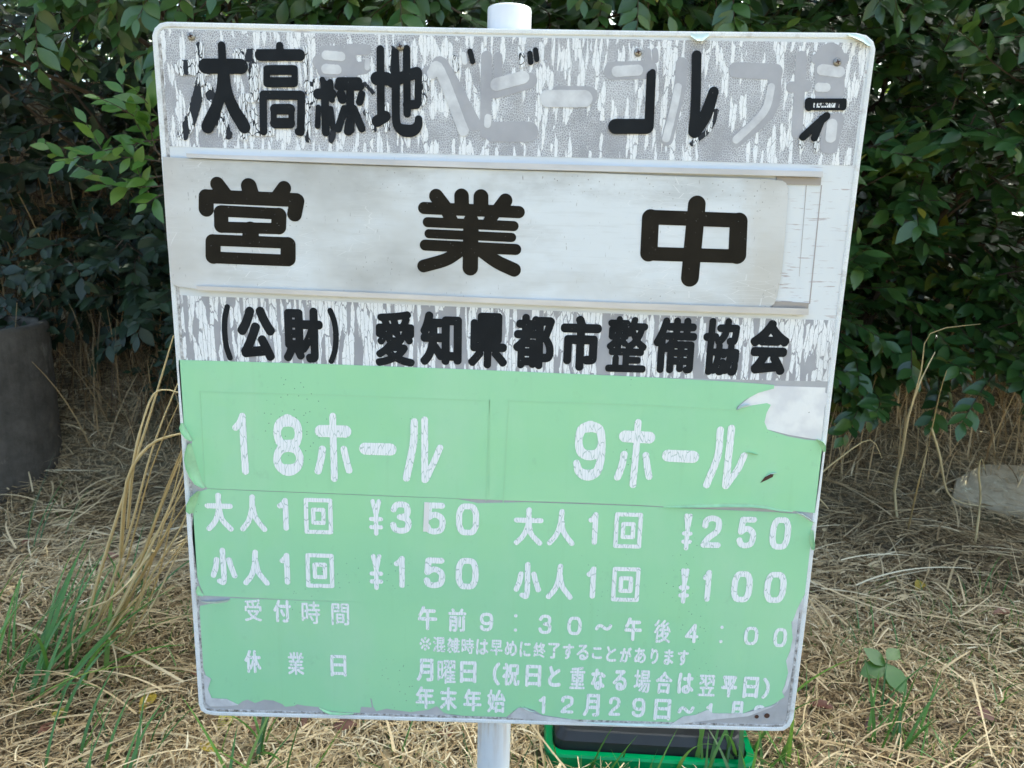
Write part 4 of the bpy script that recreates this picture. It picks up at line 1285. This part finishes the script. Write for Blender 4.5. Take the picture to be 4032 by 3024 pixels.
# green tufts one can tell apart
def tuft(g, n, lmin, lmax, w, lean, seed, label, spread=.03, mat='grass', tint=(.1, .95), pit=(.9, 1.5), cur=(.2, 1.1)):
    rs = np.random.RandomState(seed)
    P = np.zeros((n, 3)); P[:, :2] = rs.normal(0, spread, (n, 2)); P[:, 2] = -.005
    az = rs.uniform(0, 6.28, n) if lean is None else lean + rs.normal(0, .7, n)
    V, Q = blades(n, P, rs.uniform(lmin, lmax, n), w * rs.uniform(.6, 1.2, n), az, rs.uniform(pit[0], pit[1], n), -rs.uniform(cur[0], cur[1], n), 8, seed + 1, .92, .5, .08)
    o = np_mesh('grass_tuft', V, Q, M[mat], None, np.repeat(rs.uniform(tint[0], tint[1], n), 18))
    o.location = (g.x, g.y, float(ground_z(g.x, g.y)))
    return tag(o, label, 'grass tuft', 'green grass tufts in the straw')
tuft(G(120, 1500), 30, .18, .40, .0115, .8, 61, 'large green tuft of broad blades in front of the golden stalks at the left', .055, cur=(.3, 1.3), tint=(.35, 1), pit=(.7, 1.45))
tuft(G(20, 1460), 16, .16, .32, .0095, .9, 63, 'green tuft cut by the left edge of the picture', .05, tint=(.3, .9))
tuft(G(95, 1180), 7, .16, .30, .0045, 1.6, 65, 'thin dark green tuft below the concrete pipe', .04, tint=(0, .4))
tuft(G(290, 1310), 8, .14, .26, .0070, 1.2, 67, 'small dark tuft behind the golden stalks', .02, tint=(0, .45))
tuft(G(250, 1660), 16, .10, .20, .0080, 1.4, 69, 'bright tuft at the bottom edge left of the post', .05)
tuft(G(560, 1680), 20, .10, .22, .0080, None, 71, 'loose tuft under the left end of the sign', .05)
tuft(G(860, 1660), 11, .08, .16, .0052, None, 73, 'low tuft just left of the white post', .05)
tuft(G(1330, 1690), 12, .08, .17, .0058, None, 75, 'tuft of upright blades before the green base', .07, pit=(1.1, 1.55), cur=(.0, .5))
tuft(G(1560, 1672), 16, .10, .20, .0085, 1.2, 77, 'tuft at the right corner of the green base', .04, pit=(1.0, 1.5))
tuft(G(1660, 1690), 20, .12, .24, .0088, None, 79, 'broad bladed tuft below the right corner of the sign', .05)
tuft(G(1900, 1600), 16, .10, .20, .0082, .6, 81, 'pale green tuft beside the round leaved seedling', .035)
tuft(G(2010, 1640), 18, .06, .14, .0045, None, 83, 'sunny yellow green tuft at the lower right', .04, tint=(.6, 1))
tuft(G(1880, 1410), 12, .06, .13, .0042, None, 85, 'small tuft in the straw midway up the right side', .035, tint=(.0, .6))
tuft(G(2150, 1530), 10, .06, .13, .0040, None, 87, 'thin tuft near the right edge', .05)
tuft(G(2130, 1290), 9, .08, .16, .0040, None, 89, 'thin tuft in the straw below the flat stone', .05, tint=(.2, .8))

# ------------------------------------------------------------------ tall dry stalks
def stalk_ribbon(acc, pts, w, tint, seg=14):
    """curved flat-round stalk through the given points: a 5-sided tube"""
    P = [Vector(p) for p in pts]
    m = len(P); out = []
    for i in range(m - 1):
        p0 = P[max(i - 1, 0)]; p1 = P[i]; p2 = P[i + 1]; p3 = P[min(i + 2, m - 1)]
        k = max(2, seg // (m - 1))
        for s in range(k):
            t = s / k
            out.append(.5 * ((2 * p1) + (p2 - p0) * t + (2 * p0 - 5 * p1 + 4 * p2 - p3) * t * t + (3 * p1 - p0 - 3 * p2 + p3) * t ** 3))
    out.append(P[-1])
    rad = [w * .5 * (1 - .75 * (i / (len(out) - 1)) ** 1.6) for i in range(len(out))]
    mb = MB(); mb.tube(out, rad, 4, False)
    b = len(acc[0])
    acc[0].extend(mb.v); acc[1].extend([tuple(i + b for i in f) for f in mb.f]); acc[2].extend([tint] * len(mb.v))
def stalks_obj(name, acc, mat, label, cat, group=None):
    o = np_mesh(name, np.array([tuple(v) for v in acc[0]]), np.array(acc[1]), M[mat], None, np.array(acc[2]))
    return tag(o, label, cat, group)
acc = ([], [], [])
rs = np.random.RandomState(91)
root = G(215, 1400)
tips = [((372, 727), .30), ((380, 775), .36), ((400, 850), .25), ((402, 905), .30), ((395, 945), .25), ((398, 985), .30), ((402, 1040), .25), ((404, 1085), .28), ((398, 1115), .30), ((400, 905), .45), ((405, 960), .42), ((398, 1010), .5), ((380, 1100), .4), ((404, 1130), .3)]
for i, (t, dy) in enumerate(tips):
    tip = W(t[0] + rs.uniform(-4, 30), t[1] + rs.uniform(-8, 8), dy)
    r0 = root + Vector((rs.uniform(-.08, .07), rs.uniform(-.05, .05), -.01))
    m1 = r0.lerp(tip, .4) + Vector((rs.uniform(-.012, .02), 0, rs.uniform(-.012, .012)))
    m2 = r0.lerp(tip, .75) + Vector((rs.uniform(-.012, .012), 0, rs.uniform(-.005, .02)))
    stalk_ribbon(acc, [r0, m1, m2, tip], .0072 * rs.uniform(.6, 1.1), rs.uniform(.2, 1))
# two blades that arch over
stalk_ribbon(acc, [root.lerp(W(372, 727, .3), .45), W(290, 990, .3), W(322, 870, .3), W(350, 842, .3), W(392, 850, .26)], .006, .7)
stalk_ribbon(acc, [root.lerp(W(372, 727, .3), .35), W(275, 1040, .3), W(320, 965, .3), W(375, 940, .28), W(420, 935, .25)], .008, .6)
stalk_ribbon(acc, [G(300, 1260), W(330, 1190, .3), W(300, 1230, .3), W(230, 1300, .3), G(120, 1330)], .008, .8)
stalks_obj('dry_grass_clump', acc, 'gold', 'clump of tall golden dry grass leaning to the right behind the sign', 'dry grass')

acc = ([], [], [])
SD = G(1935, 1100).y
def Wg(x, y, d=None): return W(x, y, SD + (1.02 - SD) * min(1, max(0, (1110 - y) / 240)))
stalk_ribbon(acc, [G(1940, 1130), Wg(1932, 1060), Wg(1948, 980), Wg(1962, 900), Wg(1990, 820), Wg(2020, 760)], .010, .9)
stalk_ribbon(acc, [Wg(1968, 880), Wg(1990, 800), Wg(2010, 720), Wg(2118, 700)], .004, .6, 10)
stalks_obj('dry_stalk', acc, 'gold', 'tall bleached dry stalk with a bent blade rising against the right bush', 'dry grass', 'lone dry stalks on the right')
acc = ([], [], [])
S2 = G(1960, 1160).y
stalk_ribbon(acc, [G(1960, 1150), W(1985, 1040, S2 - .2), W(2010, 940, 1.15), W(2030, 850, 1.05), W(2045, 800, 1.02)], .005, .25)
stalk_ribbon(acc, [W(2012, 925, 1.13), W(2030, 985, 1.2), W(2045, 1060, 1.3), W(2075, 1085, 1.35), W(2130, 1095, 1.4)], .008, .95)
stalks_obj('dry_stalk', acc, 'gold', 'thin brown dry stalk with a drooping pale blade over the flat stone', 'dry grass', 'lone dry stalks on the right')
acc = ([], [], [])
S3 = G(2110, 1165).y
stalk_ribbon(acc, [G(2105, 1180), W(2118, 1080, S3), W(2114, 1020, S3), W(2120, 990, S3), W(2128, 1015, S3)], .008, .6)
stalk_ribbon(acc, [G(1890, 1320), W(1980, 1300, S3 - .1), W(2060, 1240, S3 - .05), W(2115, 1170, S3)], .007, .7)
stalk_ribbon(acc, [G(1760, 1300), W(1900, 1285, S3 - .2), W(2000, 1245, S3 - .15), W(2080, 1205, S3)], .009, .95)
stalks_obj('dry_stalk', acc, 'gold', 'folded dry blades lying out from the straw below the flat stone', 'dry grass', 'lone dry stalks on the right')
acc = ([], [], [])
S4 = G(1720, 1180).y
stalk_ribbon(acc, [G(1730, 1160), W(1730, 1050, S4), W(1728, 970, S4), W(1715, 955, S4), W(1690, 1010, S4)], .008, .3)
stalk_ribbon(acc, [G(1680, 1200), W(1740, 1060, S4), W(1820, 985, S4), W(1880, 950, S4), W(1905, 990, S4)], .007, .7)
stalk_ribbon(acc, [G(1630, 1050), W(1690, 1035, S4), W(1760, 1070, S4), W(1790, 1100, S4)], .010, .8)
stalks_obj('dry_stalk', acc, 'gold', 'bent dry blades arching out of the straw just right of the sign', 'dry grass', 'lone dry stalks on the right')

# standing dead stems under the bushes
def stems(name, n, x0, x1, y0, y1, h0, h1, seed, label, tint):
    rs = np.random.RandomState(seed)
    P = np.stack([rs.uniform(x0, x1, n), rs.uniform(y0, y1, n)], 1)
    P = np.concatenate([P, ground_z(P[:, 0], P[:, 1])[:, None] - .01], 1)
    V, Q = blades(n, P, rs.uniform(h0, h1, n), rs.uniform(.003, .007, n), rs.uniform(0, 6.28, n), np.clip(rs.normal(1.35, .3, n), .3, 1.57), -np.abs(rs.normal(.1, .5, n)), 6, seed + 1, .7, .8, .1)
    tag(np_mesh(name, V, Q, M['straw'], None, np.repeat(np.clip(rs.normal(tint, .2, n), 0, 1), 14)), label, 'dry grass', None, 'stuff')
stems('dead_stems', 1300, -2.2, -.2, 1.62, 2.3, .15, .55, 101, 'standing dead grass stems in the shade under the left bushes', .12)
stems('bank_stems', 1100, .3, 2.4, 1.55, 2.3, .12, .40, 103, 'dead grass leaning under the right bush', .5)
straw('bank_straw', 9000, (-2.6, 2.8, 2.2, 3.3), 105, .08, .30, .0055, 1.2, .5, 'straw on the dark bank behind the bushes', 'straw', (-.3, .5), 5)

# ================================================================== foliage
LT = []     # leaf template: stations along the length, three vertices each
for t, w in ((0, .06), (.14, .50), (.34, .93), (.56, .96), (.78, .58), (1.0, .02)):
    LT.append((t, w))
def leaves(P, D, Nn, L, wr, seed, curl_=.12, fold=.16):
    """P base, D axis, Nn face normal (n,3), L length, wr width ratio"""
    n = len(P); rs = np.random.RandomState(seed)
    D = D / np.linalg.norm(D, axis=1, keepdims=True)
    Nn = Nn - (Nn * D).sum(1, keepdims=True) * D
    Nn = Nn / np.maximum(np.linalg.norm(Nn, axis=1, keepdims=True), 1e-6)
    X = np.cross(D, Nn)
    cu = curl_ * rs.uniform(.2, 1.6, n); fo = fold * rs.uniform(.3, 1.6, n)
    V = np.empty((n, len(LT), 3, 3))
    for i, (t, w) in enumerate(LT):
        c = P + D * (L * t)[:, None] - Nn * (L * cu * t * t)[:, None]
        hw = (L * wr * w * .5)[:, None]
        V[:, i, 1] = c
        V[:, i, 0] = c - X * hw + Nn * (hw * fo[:, None])
        V[:, i, 2] = c + X * hw + Nn * (hw * fo[:, None])
    k = len(LT)
    V = V.reshape(-1, 3)
    b = (np.arange(n) * k * 3)[:, None, None] + (np.arange(k - 1) * 3)[None, :, None] + np.arange(2)[None, None, :]
    b = b.reshape(-1)
    Q = np.stack([b, b + 1, b + 4, b + 3], 1)
    return V, Q, k * 3

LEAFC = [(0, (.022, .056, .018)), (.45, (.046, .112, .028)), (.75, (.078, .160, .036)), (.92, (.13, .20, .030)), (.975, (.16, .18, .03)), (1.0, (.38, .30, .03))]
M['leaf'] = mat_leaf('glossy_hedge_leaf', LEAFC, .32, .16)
M['deep'] = mat_leaf('shade_darkened_leaf', [(p, tuple(v * .42 for v in col)) for p, col in LEAFC[:5]] + [(1.0, (.12, .10, .02))], .55, .08)  # hedge leaf colours darkened to paint in the shade of the left bushes
M['young'] = mat_leaf('young_leaf', [(0, (.060, .150, .024)), (.6, (.095, .21, .03)), (1, (.18, .26, .04))], .38, .30)
M['bark'] = mat_paint('grey_brown_twig', (.085, .060, .040), .8, .4, 60)

def sprays(starts, dirs, rs, lt, ll, gap, up=.35, droop=.25):
    """leafy twigs. returns leaf arrays and twig polylines"""
    LP, LD, LN, LL, tw = [], [], [], [], []
    for p, d in zip(starts, dirs):
        d = d / np.linalg.norm(d)
        L_ = rs.uniform(*lt); m = 7
        pts = [p.copy()]; cur = d.copy()
        wob = rs.normal(0, .12, 3)
        for i in range(m):
            cur = cur + wob * .4 + np.array([0, 0, -droop * .12 + rs.normal(0, .04)])
            cur /= np.linalg.norm(cur)
            pts.append(pts[-1] + cur * L_ / m)
        pts = np.array(pts); tw.append(pts)
        nl = max(3, int(L_ / gap)); sgn = 1
        roll = rs.uniform(-.6, .6)
        for i in range(nl + 1):
            t = (.18 + .82 * i / nl) * m
            j = min(int(t), m - 1); f = t - j
            q_ = pts[j] * (1 - f) + pts[min(j + 1, m)] * f
            ax_ = pts[min(j + 1, m)] - pts[j]; ax_ /= np.linalg.norm(ax_) + 1e-9
            s = np.cross(ax_, [0, 0, 1.0]); s /= np.linalg.norm(s) + 1e-9
            u = np.cross(s, ax_)
            a = roll + rs.normal(0, .5)
            sd_ = s * math.cos(a) + u * math.sin(a)
            k = .75 if i < nl else .1
            dd = ax_ * (1 - k * .35) + sd_ * sgn * k + np.array([0, 0, -.12]) + rs.normal(0, .14, 3)
            nn = u * up + np.array([0, 0, .60]) + np.array([.08, -.75, 0]) + rs.normal(0, .26, 3)
            LP.append(q_); LD.append(dd); LN.append(nn)
            LL.append(rs.uniform(*ll) * (.75 if i > nl - 2 else 1))
            sgn = -sgn
    return np.array(LP), np.array(LD), np.array(LN), np.array(LL), tw

def twig_mesh(tw, r0, name, mat, parent, n=4):
    mb = MB()
    for pts in tw:
        m = len(pts)
        mb.tube(pts, [r0 * (1 - .7 * i / (m - 1)) for i in range(m)], n, False)
    return mb.build(name, mat, parent, True)

def bush(name, label, cat, base, starts, dirs, seed, lt=(.14, .30), ll=(.054, .086), gap=.020, wr=.48, mat='leaf', tint=(.0, .9), limbs=9, group=None, r0=.0028, yellow=.012, droop=.25):
    rs = np.random.RandomState(seed)
    root_ = empty(name, base)
    tag(root_, label, cat, group)
    LP, LD, LN, LL, tw = sprays(starts, dirs, rs, lt, ll, gap, droop=droop)
    n = len(LP)
    V, Q, k = leaves(LP - np.array(base), LD, LN, LL, wr * rs.uniform(.85, 1.15, n), seed + 1)
    tv_ = np.clip(rs.normal(.5 * (tint[0] + tint[1]), .25 * (tint[1] - tint[0]), n), tint[0], tint[1])
    tv_ = np.where(rs.rand(n) < yellow, rs.uniform(.95, 1.0, n), tv_)
    np_mesh('foliage', V, Q, M[mat], root_, np.repeat(tv_, k))
    twig_mesh([t_ - np.array(base) for t_ in tw], r0, 'twigs', M['bark'], root_)
    # limbs from the foot of the plant out into the crown
    S_ = np.array(starts) - np.array(base)
    idx = rs.choice(len(S_), min(limbs, len(S_)), replace=False)
    mb = MB()
    for i in idx:
        e = S_[i]
        a = np.array([rs.normal(0, .05), rs.normal(0, .04), -.05])
        h = np.array([e[0] * .25, e[1] * .2, e[2] * .5]) + rs.normal(0, .05, 3)
        g_ = np.array([e[0] * .65, e[1] * .6, e[2] * .82]) + rs.normal(0, .04, 3)
        pl = []
        for t in np.linspace(0, 1, 9):
            pl.append((1 - t) ** 3 * a + 3 * (1 - t) ** 2 * t * h + 3 * (1 - t) * t * t * g_ + t ** 3 * e)
        mb.tube(pl, [.014 * (1 - .8 * t) for t in np.linspace(0, 1, 9)], 6, False)
    mb.build('limbs', M['bark'], root_, True)
    return root_

def shell(n, x0, x1, zlo, zhi, face, depth, rs, out=(0, -1, .15), spread=.55):
    """twig starts spread through the outer layer of a hedge whose face is y = face(x, z)"""
    st, di = [], []
    while len(st) < n:
        x = rs.uniform(x0, x1); lo = zlo(x) if callable(zlo) else zlo
        z = rs.uniform(lo, zhi)
        y = face(x, z) + depth * rs.rand() ** 1.5
        st.append(np.array([x, y, z]))
        d = np.array(out) + rs.normal(0, spread, 3)
        d[1] = min(d[1], .3)
        di.append(d)
    return st, di

rs = np.random.RandomState(201)
# right hand bush: a dense wall of glossy leaves that hangs over the straw
def face_r(x, z): return 1.42 + .10 * math.sin(x * 5 + z * 2) + .08 * math.sin(z * 7 - x * 3) - .16 * max(0, min(1, (z - .5) / .8)) - .10 * max(0, x - 1.0)
def low_r(x): return .50 + .05 * math.sin(x * 9) + .10 * max(0, .7 - x) - .02 * x
st, di = shell(1150, .42, 2.15, low_r, 1.85, face_r, .55, rs)
bush('glossy_bush', 'dense glossy dark green bush filling the right side and hanging over the straw', 'bush', (1.2, 1.95, .25), st, di, 202, limbs=14, tint=(.1, .96))
def face_rb(x, z): return 1.95 + .1 * math.sin(x * 4 + z * 5)
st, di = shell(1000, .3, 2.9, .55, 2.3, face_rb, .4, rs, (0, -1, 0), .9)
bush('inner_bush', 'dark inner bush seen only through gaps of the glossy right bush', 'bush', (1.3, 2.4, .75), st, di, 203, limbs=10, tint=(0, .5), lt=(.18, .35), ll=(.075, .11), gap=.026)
# hedge behind and above the sign
def face_m(x, z): return 1.30 + .12 * math.sin(x * 4 + 1) + .08 * math.sin(z * 8 + x)
st, di = shell(330, -.65, .65, 1.15, 1.85, face_m, .5, rs)
bush('hedge_bush', 'dark green bush whose leaves show just over the top edge of the sign', 'bush', (0, 1.95, .25), st, di, 204, limbs=8, tint=(.1, .9))
# left: open, shaded bush with gaps; dark leaves further in
def face_l(x, z): return 1.95 + .15 * math.sin(x * 3 + z * 4) + .1 * math.sin(z * 6)
st, di = shell(520, -2.3, -.35, .55, 2.0, face_l, .7, rs, (0, -1, 0), .8)
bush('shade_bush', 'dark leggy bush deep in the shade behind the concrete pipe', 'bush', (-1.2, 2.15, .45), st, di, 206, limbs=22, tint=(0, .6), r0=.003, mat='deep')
def face_c(x, z): return 2.15 + .1 * math.sin(x * 4 + z * 5)
st, di = shell(560, -2.8, .3, .35, 2.2, face_c, .5, rs, (0, -1, 0), .9)
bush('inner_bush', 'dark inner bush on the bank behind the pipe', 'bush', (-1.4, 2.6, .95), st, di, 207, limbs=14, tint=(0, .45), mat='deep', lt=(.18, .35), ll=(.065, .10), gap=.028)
def face_d(x, z): return 1.72 + .1 * math.sin(x * 9 + z * 5)
st, di = shell(260, -1.35, -.2, .16, .66, face_d, .35, rs, (0, -.7, .5), .7)
bush('added_creeper', 'low dark creeper leaves added for shade over the dead stems right of the pipe', 'creeper', (-.75, 1.9, .2), st, di, 209, limbs=5, mat='deep', tint=(0, .5), lt=(.1, .2), ll=(.035, .058))  # dark leaves put in to carry the shade over the pale stems
# low dark leaves above the pipe
def face_k(x, z): return 1.70 + .1 * math.sin(x * 7)
st, di = shell(150, -1.9, -.30, .55, .92, face_k, .35, rs, (0, -.8, -.5), .6)
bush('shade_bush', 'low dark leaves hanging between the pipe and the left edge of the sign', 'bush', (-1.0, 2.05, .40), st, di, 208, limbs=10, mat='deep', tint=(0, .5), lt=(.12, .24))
# overhanging branches with larger leaves along the top left
def face_o(x, z): return 1.02 + .12 * math.sin(x * 4)
st, di = shell(120, -1.75, .35, 1.48, 1.8, face_o, .35, rs, (0, -.5, -.75), .55)
for k_ in range(240):  # unseen awning twigs added above the view to shade the left
    ya = rs.uniform(.75, 2.0); st.append(np.array([rs.uniform(-2.5, -.1), ya, 1.01 + (ya + 1.03) * .247 + rs.uniform(.16, .42)])); di.append(np.array([rs.normal(0, .6), rs.normal(-.2, .6), rs.normal(0, .15)]))
bush('overhanging_bush', 'leafy branches drooping into view along the top left, with unseen shading twigs added above', 'bush', (-.9, 2.2, 1.0), st, di, 210, limbs=10, tint=(.35, .95), ll=(.05, .078), droop=.5, yellow=.004)
st, di = shell(70, -.3, 1.9, 1.60, 1.90, face_o, .30, rs, (.1, -.6, -.3), .55)
bush('overhanging_bush', 'yellowish leafy branches reaching in along the top right', 'bush', (.9, 2.2, 1.0), st, di, 212, limbs=8, tint=(.45, .97), droop=.4, yellow=.02)
# the bright sprig at the left of the sign
LPY = .95
def sprig(a, b, d=LPY): p, q2 = np.array(W(*a, d)), np.array(W(*b, d - .04)); return p, q2 - p, np.linalg.norm(q2 - p)
segs_ = [((352, 300), (140, 322)), ((290, 415), (70, 330)), ((245, 365), (185, 265)), ((352, 340), (215, 205)), ((350, 300), (232, 185)), ((300, 400), (230, 400)), ((352, 400), (295, 420)), ((352, 350), (262, 330)), ((352, 265), (290, 180)), ((330, 430), (270, 345)), ((352, 380), (270, 385)), ((352, 420), (310, 440)), ((340, 330), (300, 250))]
rs2 = np.random.RandomState(220)
ST, DI = [], []
root_ = empty('leafy_sprig', tuple(W(360, 420, LPY)))
tag(root_, 'bright young leafy sprig reaching out left from behind the sign', 'sprig')
LPs, LDs, LNs, LLs, tws = [], [], [], [], []
for a, b in segs_:
    p, d, L_ = sprig(a, b)
    o_ = sprays([p], [d + np.array([0, -.1 * L_, .04 * L_])], rs2, (L_, L_ * 1.001), (.046, .074), .023, .3, .0)
    LPs.append(o_[0]); LDs.append(o_[1]); LNs.append(o_[2] + np.array([0, -.4, .1])); LLs.append(o_[3]); tws += o_[4]
bse = np.array(root_.location)
LPs, LDs, LNs, LLs = map(np.concatenate, (LPs, LDs, LNs, LLs))
V, Q, k = leaves(LPs - bse, LDs, LNs, LLs, np.full(len(LPs), .47), 221)
np_mesh('foliage', V, Q, M['young'], root_, np.repeat(rs2.uniform(0, 1, len(LPs)), k))
main = [np.array([W(380, 520, 1.4), W(372, 440, 1.15), W(352, 350, LPY + .05), W(340, 270, LPY)]).reshape(-1, 3)]
twig_mesh([t_ - bse for t_ in tws + main], .0022, 'twigs', M['bark'], root_)

# small round-leaved seedling low right
g_ = G(1905, 1500)
sl = empty('seedling', tuple(g_)); tag(sl, 'small seedling with a few broad round green leaves in the straw right of the sign', 'seedling')
hp = np.array([[0, 0, .07], [0, 0, .075], [.0, 0, .07], [0, 0, .085], [.01, 0, .06]])
hd = np.array([[-1, -.2, -.25], [.35, -.8, -.5], [-.5, .3, .35], [.8, .5, .3], [-.3, -1, -.3]], float)
V, Q, k = leaves(hp, hd, np.tile([0, -.5, 1.0], (5, 1)), np.array([.062, .070, .055, .045, .05]), np.full(5, .68), 230, .12, .1)
np_mesh('foliage', V, Q, M['young'], sl, np.repeat(np.array([.35, .5, .2, .3, .4]), k))
mb = MB(); mb.tube([(0, 0, -.02), (.004, 0, .03), (0, 0, .085)], [.002, .0018, .001], 6); mb.build('stem', M['young'], sl, True)

# fallen leaves, each its own
M['dead_leaf'] = mat_leaf('brown_fallen_leaf', [(0, (.10, .028, .015)), (.5, (.17, .06, .03)), (1, (.30, .15, .09))], .6, .05)
M['yellow_leaf'] = mat_leaf('yellow_fallen_leaf', [(0, (.42, .30, .03)), (.5, (.50, .34, .05)), (1, (.40, .42, .06))], .5, .12)
fl = [(130, 1570, 'yellow', 'dull yellow fallen leaf at the lower left'), (490, 1428 + 150, 'yellow', 'yellow fallen leaf below the lower left corner of the sign'),
      (322, 1540, 'yellow', 'olive yellow fallen leaf in the straw at the lower left'), (450, 1705 - 60, 'yellow', 'small yellow leaf among the lowest grass blades'),
      (432, 1478, 'dead', 'rust red fallen leaf standing on edge left of the sign'), (470, 1490, 'dead', 'broad dull brown fallen leaf beside the rust red one'), (560, 1600, 'dead', 'dark reddish fallen leaf under the sign'),
      (655, 1580, 'dead', 'brown fallen leaf below the first column of the sign'), (745, 1600, 'dead', 'curled brown leaf left of the white post'), (960, 1605, 'dead', 'brown fallen leaf close by the white post'),
      (110, 1600, 'dead', 'dark brown fallen leaf at the bottom left'), (60, 1190, 'dead', 'dark red fallen leaf in front of the concrete pipe'), (240, 1225, 'dead', 'dark red leaf behind the golden stalks'),
      (1770, 1555, 'dead', 'brown fallen leaf right of the lower right corner of the sign'), (1880, 1590, 'dead', 'pinkish brown fallen leaf at the lower right'), (2120, 1570, 'dead', 'reddish brown fallen leaf near the right edge'),
      (2160, 1345, 'dead', 'orange brown leaf on the pale straw at the right'), (1890, 1370, 'dead', 'small dark brown leaf in the straw right of the green sheet'), (1985, 1285, 'yellow', 'pale yellow green leaf fallen on the straw')]
rs3 = np.random.RandomState(240)
for x, y, kd, lb in fl:
    p = G(x, y)
    a = rs3.uniform(0, 6.28)
    L_ = rs3.uniform(.038, .056)
    V, Q, k = leaves(np.zeros((1, 3)) - np.array([[L_ * .5 * math.cos(a), L_ * .5 * math.sin(a), 0]]), np.array([[math.cos(a), math.sin(a), rs3.uniform(-.2, .4)]]), np.array([[rs3.normal(0, .3), -.4 + rs3.normal(0, .3), 1]]), np.array([L_]), np.array([.55]), 241 + int(x), .3, .3)
    o = np_mesh('fallen_leaf', V, Q, M[kd + '_leaf'], None, np.full(k, rs3.rand()))
    o.location = (p.x, p.y, p.z + .030)
    tag(o, lb, 'leaf', 'fallen leaves on the straw')

# ================================================================== what stands beyond: kerb, net fence, trees
kb = MB()
for k in range(1):
    z = 1.48
    kb.add([(-4, 3.15, z - .4), (4, 3.15, z - .4), (4, 3.15, z + .13), (-4, 3.15, z + .13), (-4, 3.30, z - .4), (4, 3.30, z - .4), (4, 3.30, z + .13), (-4, 3.30, z + .13)],
           [(0, 1, 2, 3), (5, 4, 7, 6), (3, 2, 6, 7), (0, 3, 7, 4), (1, 5, 6, 2), (0, 4, 5, 1)])
ko = kb.build('kerb_wall', M['concrete'], None)
tag(ko, 'low concrete kerb wall on top of the bank behind the left bushes', 'wall')
M['net'] = mat_paint('green_net_cord', (.02, .28, .17), .6, .2, 20)
nf = empty('net_fence', (-2.2, 3.5, 1.45)); tag(nf, 'green net fence beyond the kerb at the far left', 'fence')
nb = MB()
for i in range(46):
    x = -1.8 + i * .08
    nb.tube([(x, 0, 0), (x + .01 * math.sin(i), .0, 1.3)], .004, 3, False)
for i in range(17):
    z = i * .08
    nb.tube([(-1.8, .004, z), (1.9, .004, z + .01 * math.sin(i * 2))], .004, 3, False)
nb.build('net', M['net'], nf)
for x in (-1.8, .0, 1.9):
    q_ = MB(); q_.tube([(x, .03, -.2), (x, .03, 1.45)], .025, 10); q_.build('fence_post', M['net'], nf, True)

M['tree_leaf'] = mat_leaf('tree_leaf', [(0, (.03, .07, .016)), (.6, (.05, .105, .022)), (1, (.09, .15, .03))], .45, .30)
def tree(label, x, y, h, r, n, seed, zc=None, off=(0, 0)):
    rs = np.random.RandomState(seed)
    gz = float(ground_z(x, y))
    t_ = empty('tree', (x, y, gz)); tag(t_, label, 'tree', 'trees beyond the bushes')
    mb = MB()
    trunk = [(0, 0, -.1), (.04, .02, h * .25), (-.02, .05, h * .5), (.02, 0, h * .9)]
    mb.tube(trunk, [.10, .085, .065, .02], 10)
    cz = (zc if zc else h * .68)
    cl = []
    for k in range(16):
        d = rs.normal(0, 1, 3); d /= np.linalg.norm(d); d[2] *= .75
        e = np.array([off[0], off[1], cz]) + d * r * rs.uniform(.3, .95) * np.array([1.15, 1.15, .5 if zc else 1])
        cl.append(e)
        s = np.array([0, 0, h * rs.uniform(.3, .6)])
        mb.tube([s, s * .5 + e * .5 + np.array([0, 0, .15]), e], [.035, .022, .008], 6, False)
    mb.build('trunk', M['bark'], t_, True)
    cl = np.array(cl)
    c = cl[rs.randint(0, len(cl), n)] + rs.normal(0, r * .24, (n, 3)) * np.array([1, 1, .5 if zc else 1])
    D = rs.normal(0, 1, (n, 3)) + [0, 0, -.3]; N_ = rs.normal(0, .6, (n, 3)) + [0, 0, .8]
    V, Q, k = leaves(c, D, N_, rs.uniform(.07, .12, n), np.full(n, .5), seed + 1)
    np_mesh('crown', V, Q, M['tree_leaf'], t_, np.repeat(rs.uniform(0, 1, n), k))
# the thicket beyond the kerb, lit from behind
def face_t(x, z): return 3.35 + .2 * math.sin(x * 3 + z * 3)
st, di = shell(1250, -3.4, 3.4, 1.45, 2.9, face_t, .8, np.random.RandomState(260), (0, -.6, .3), .9)
bush('thicket', 'tall thicket beyond the kerb, lit from behind through its leaves', 'bush', (0, 3.9, 1.45), st, di, 262, limbs=22, tint=(.3, .97), lt=(.25, .5), ll=(.07, .11), gap=.03)
tree('unseen spreading tree added to shade the place around the sign', 2.9, 2.3, 4.6, 1.2, 4200, 307, 2.9, (-1.9, .2))  # out-of-view crown added to darken the ground and hedge
tree('unseen leafy tree added at the far right beyond the kerb to block sun', 3.4, 3.5, 4.2, 1.3, 5200, 311)  # out of view, added to block sun behind the right bush
tree('unseen spreading tree added to shade the place around the concrete pipe', -2.9, 1.9, 4.3, 1.2, 4200, 309, 2.6, (1.2, -.3))  # second canopy out of view, put in to shade the left side
tree('leafy tree beyond the kerb on the right, shading the sign', 1.6, 3.0, 3.6, 1.25, 5200, 301)
tree('leafy tree standing behind the bushes at the middle', .1, 3.3, 3.7, 1.3, 5200, 303)
tree('leafy tree beyond the kerb on the left', -1.9, 3.9, 3.8, 1.2, 3600, 305)
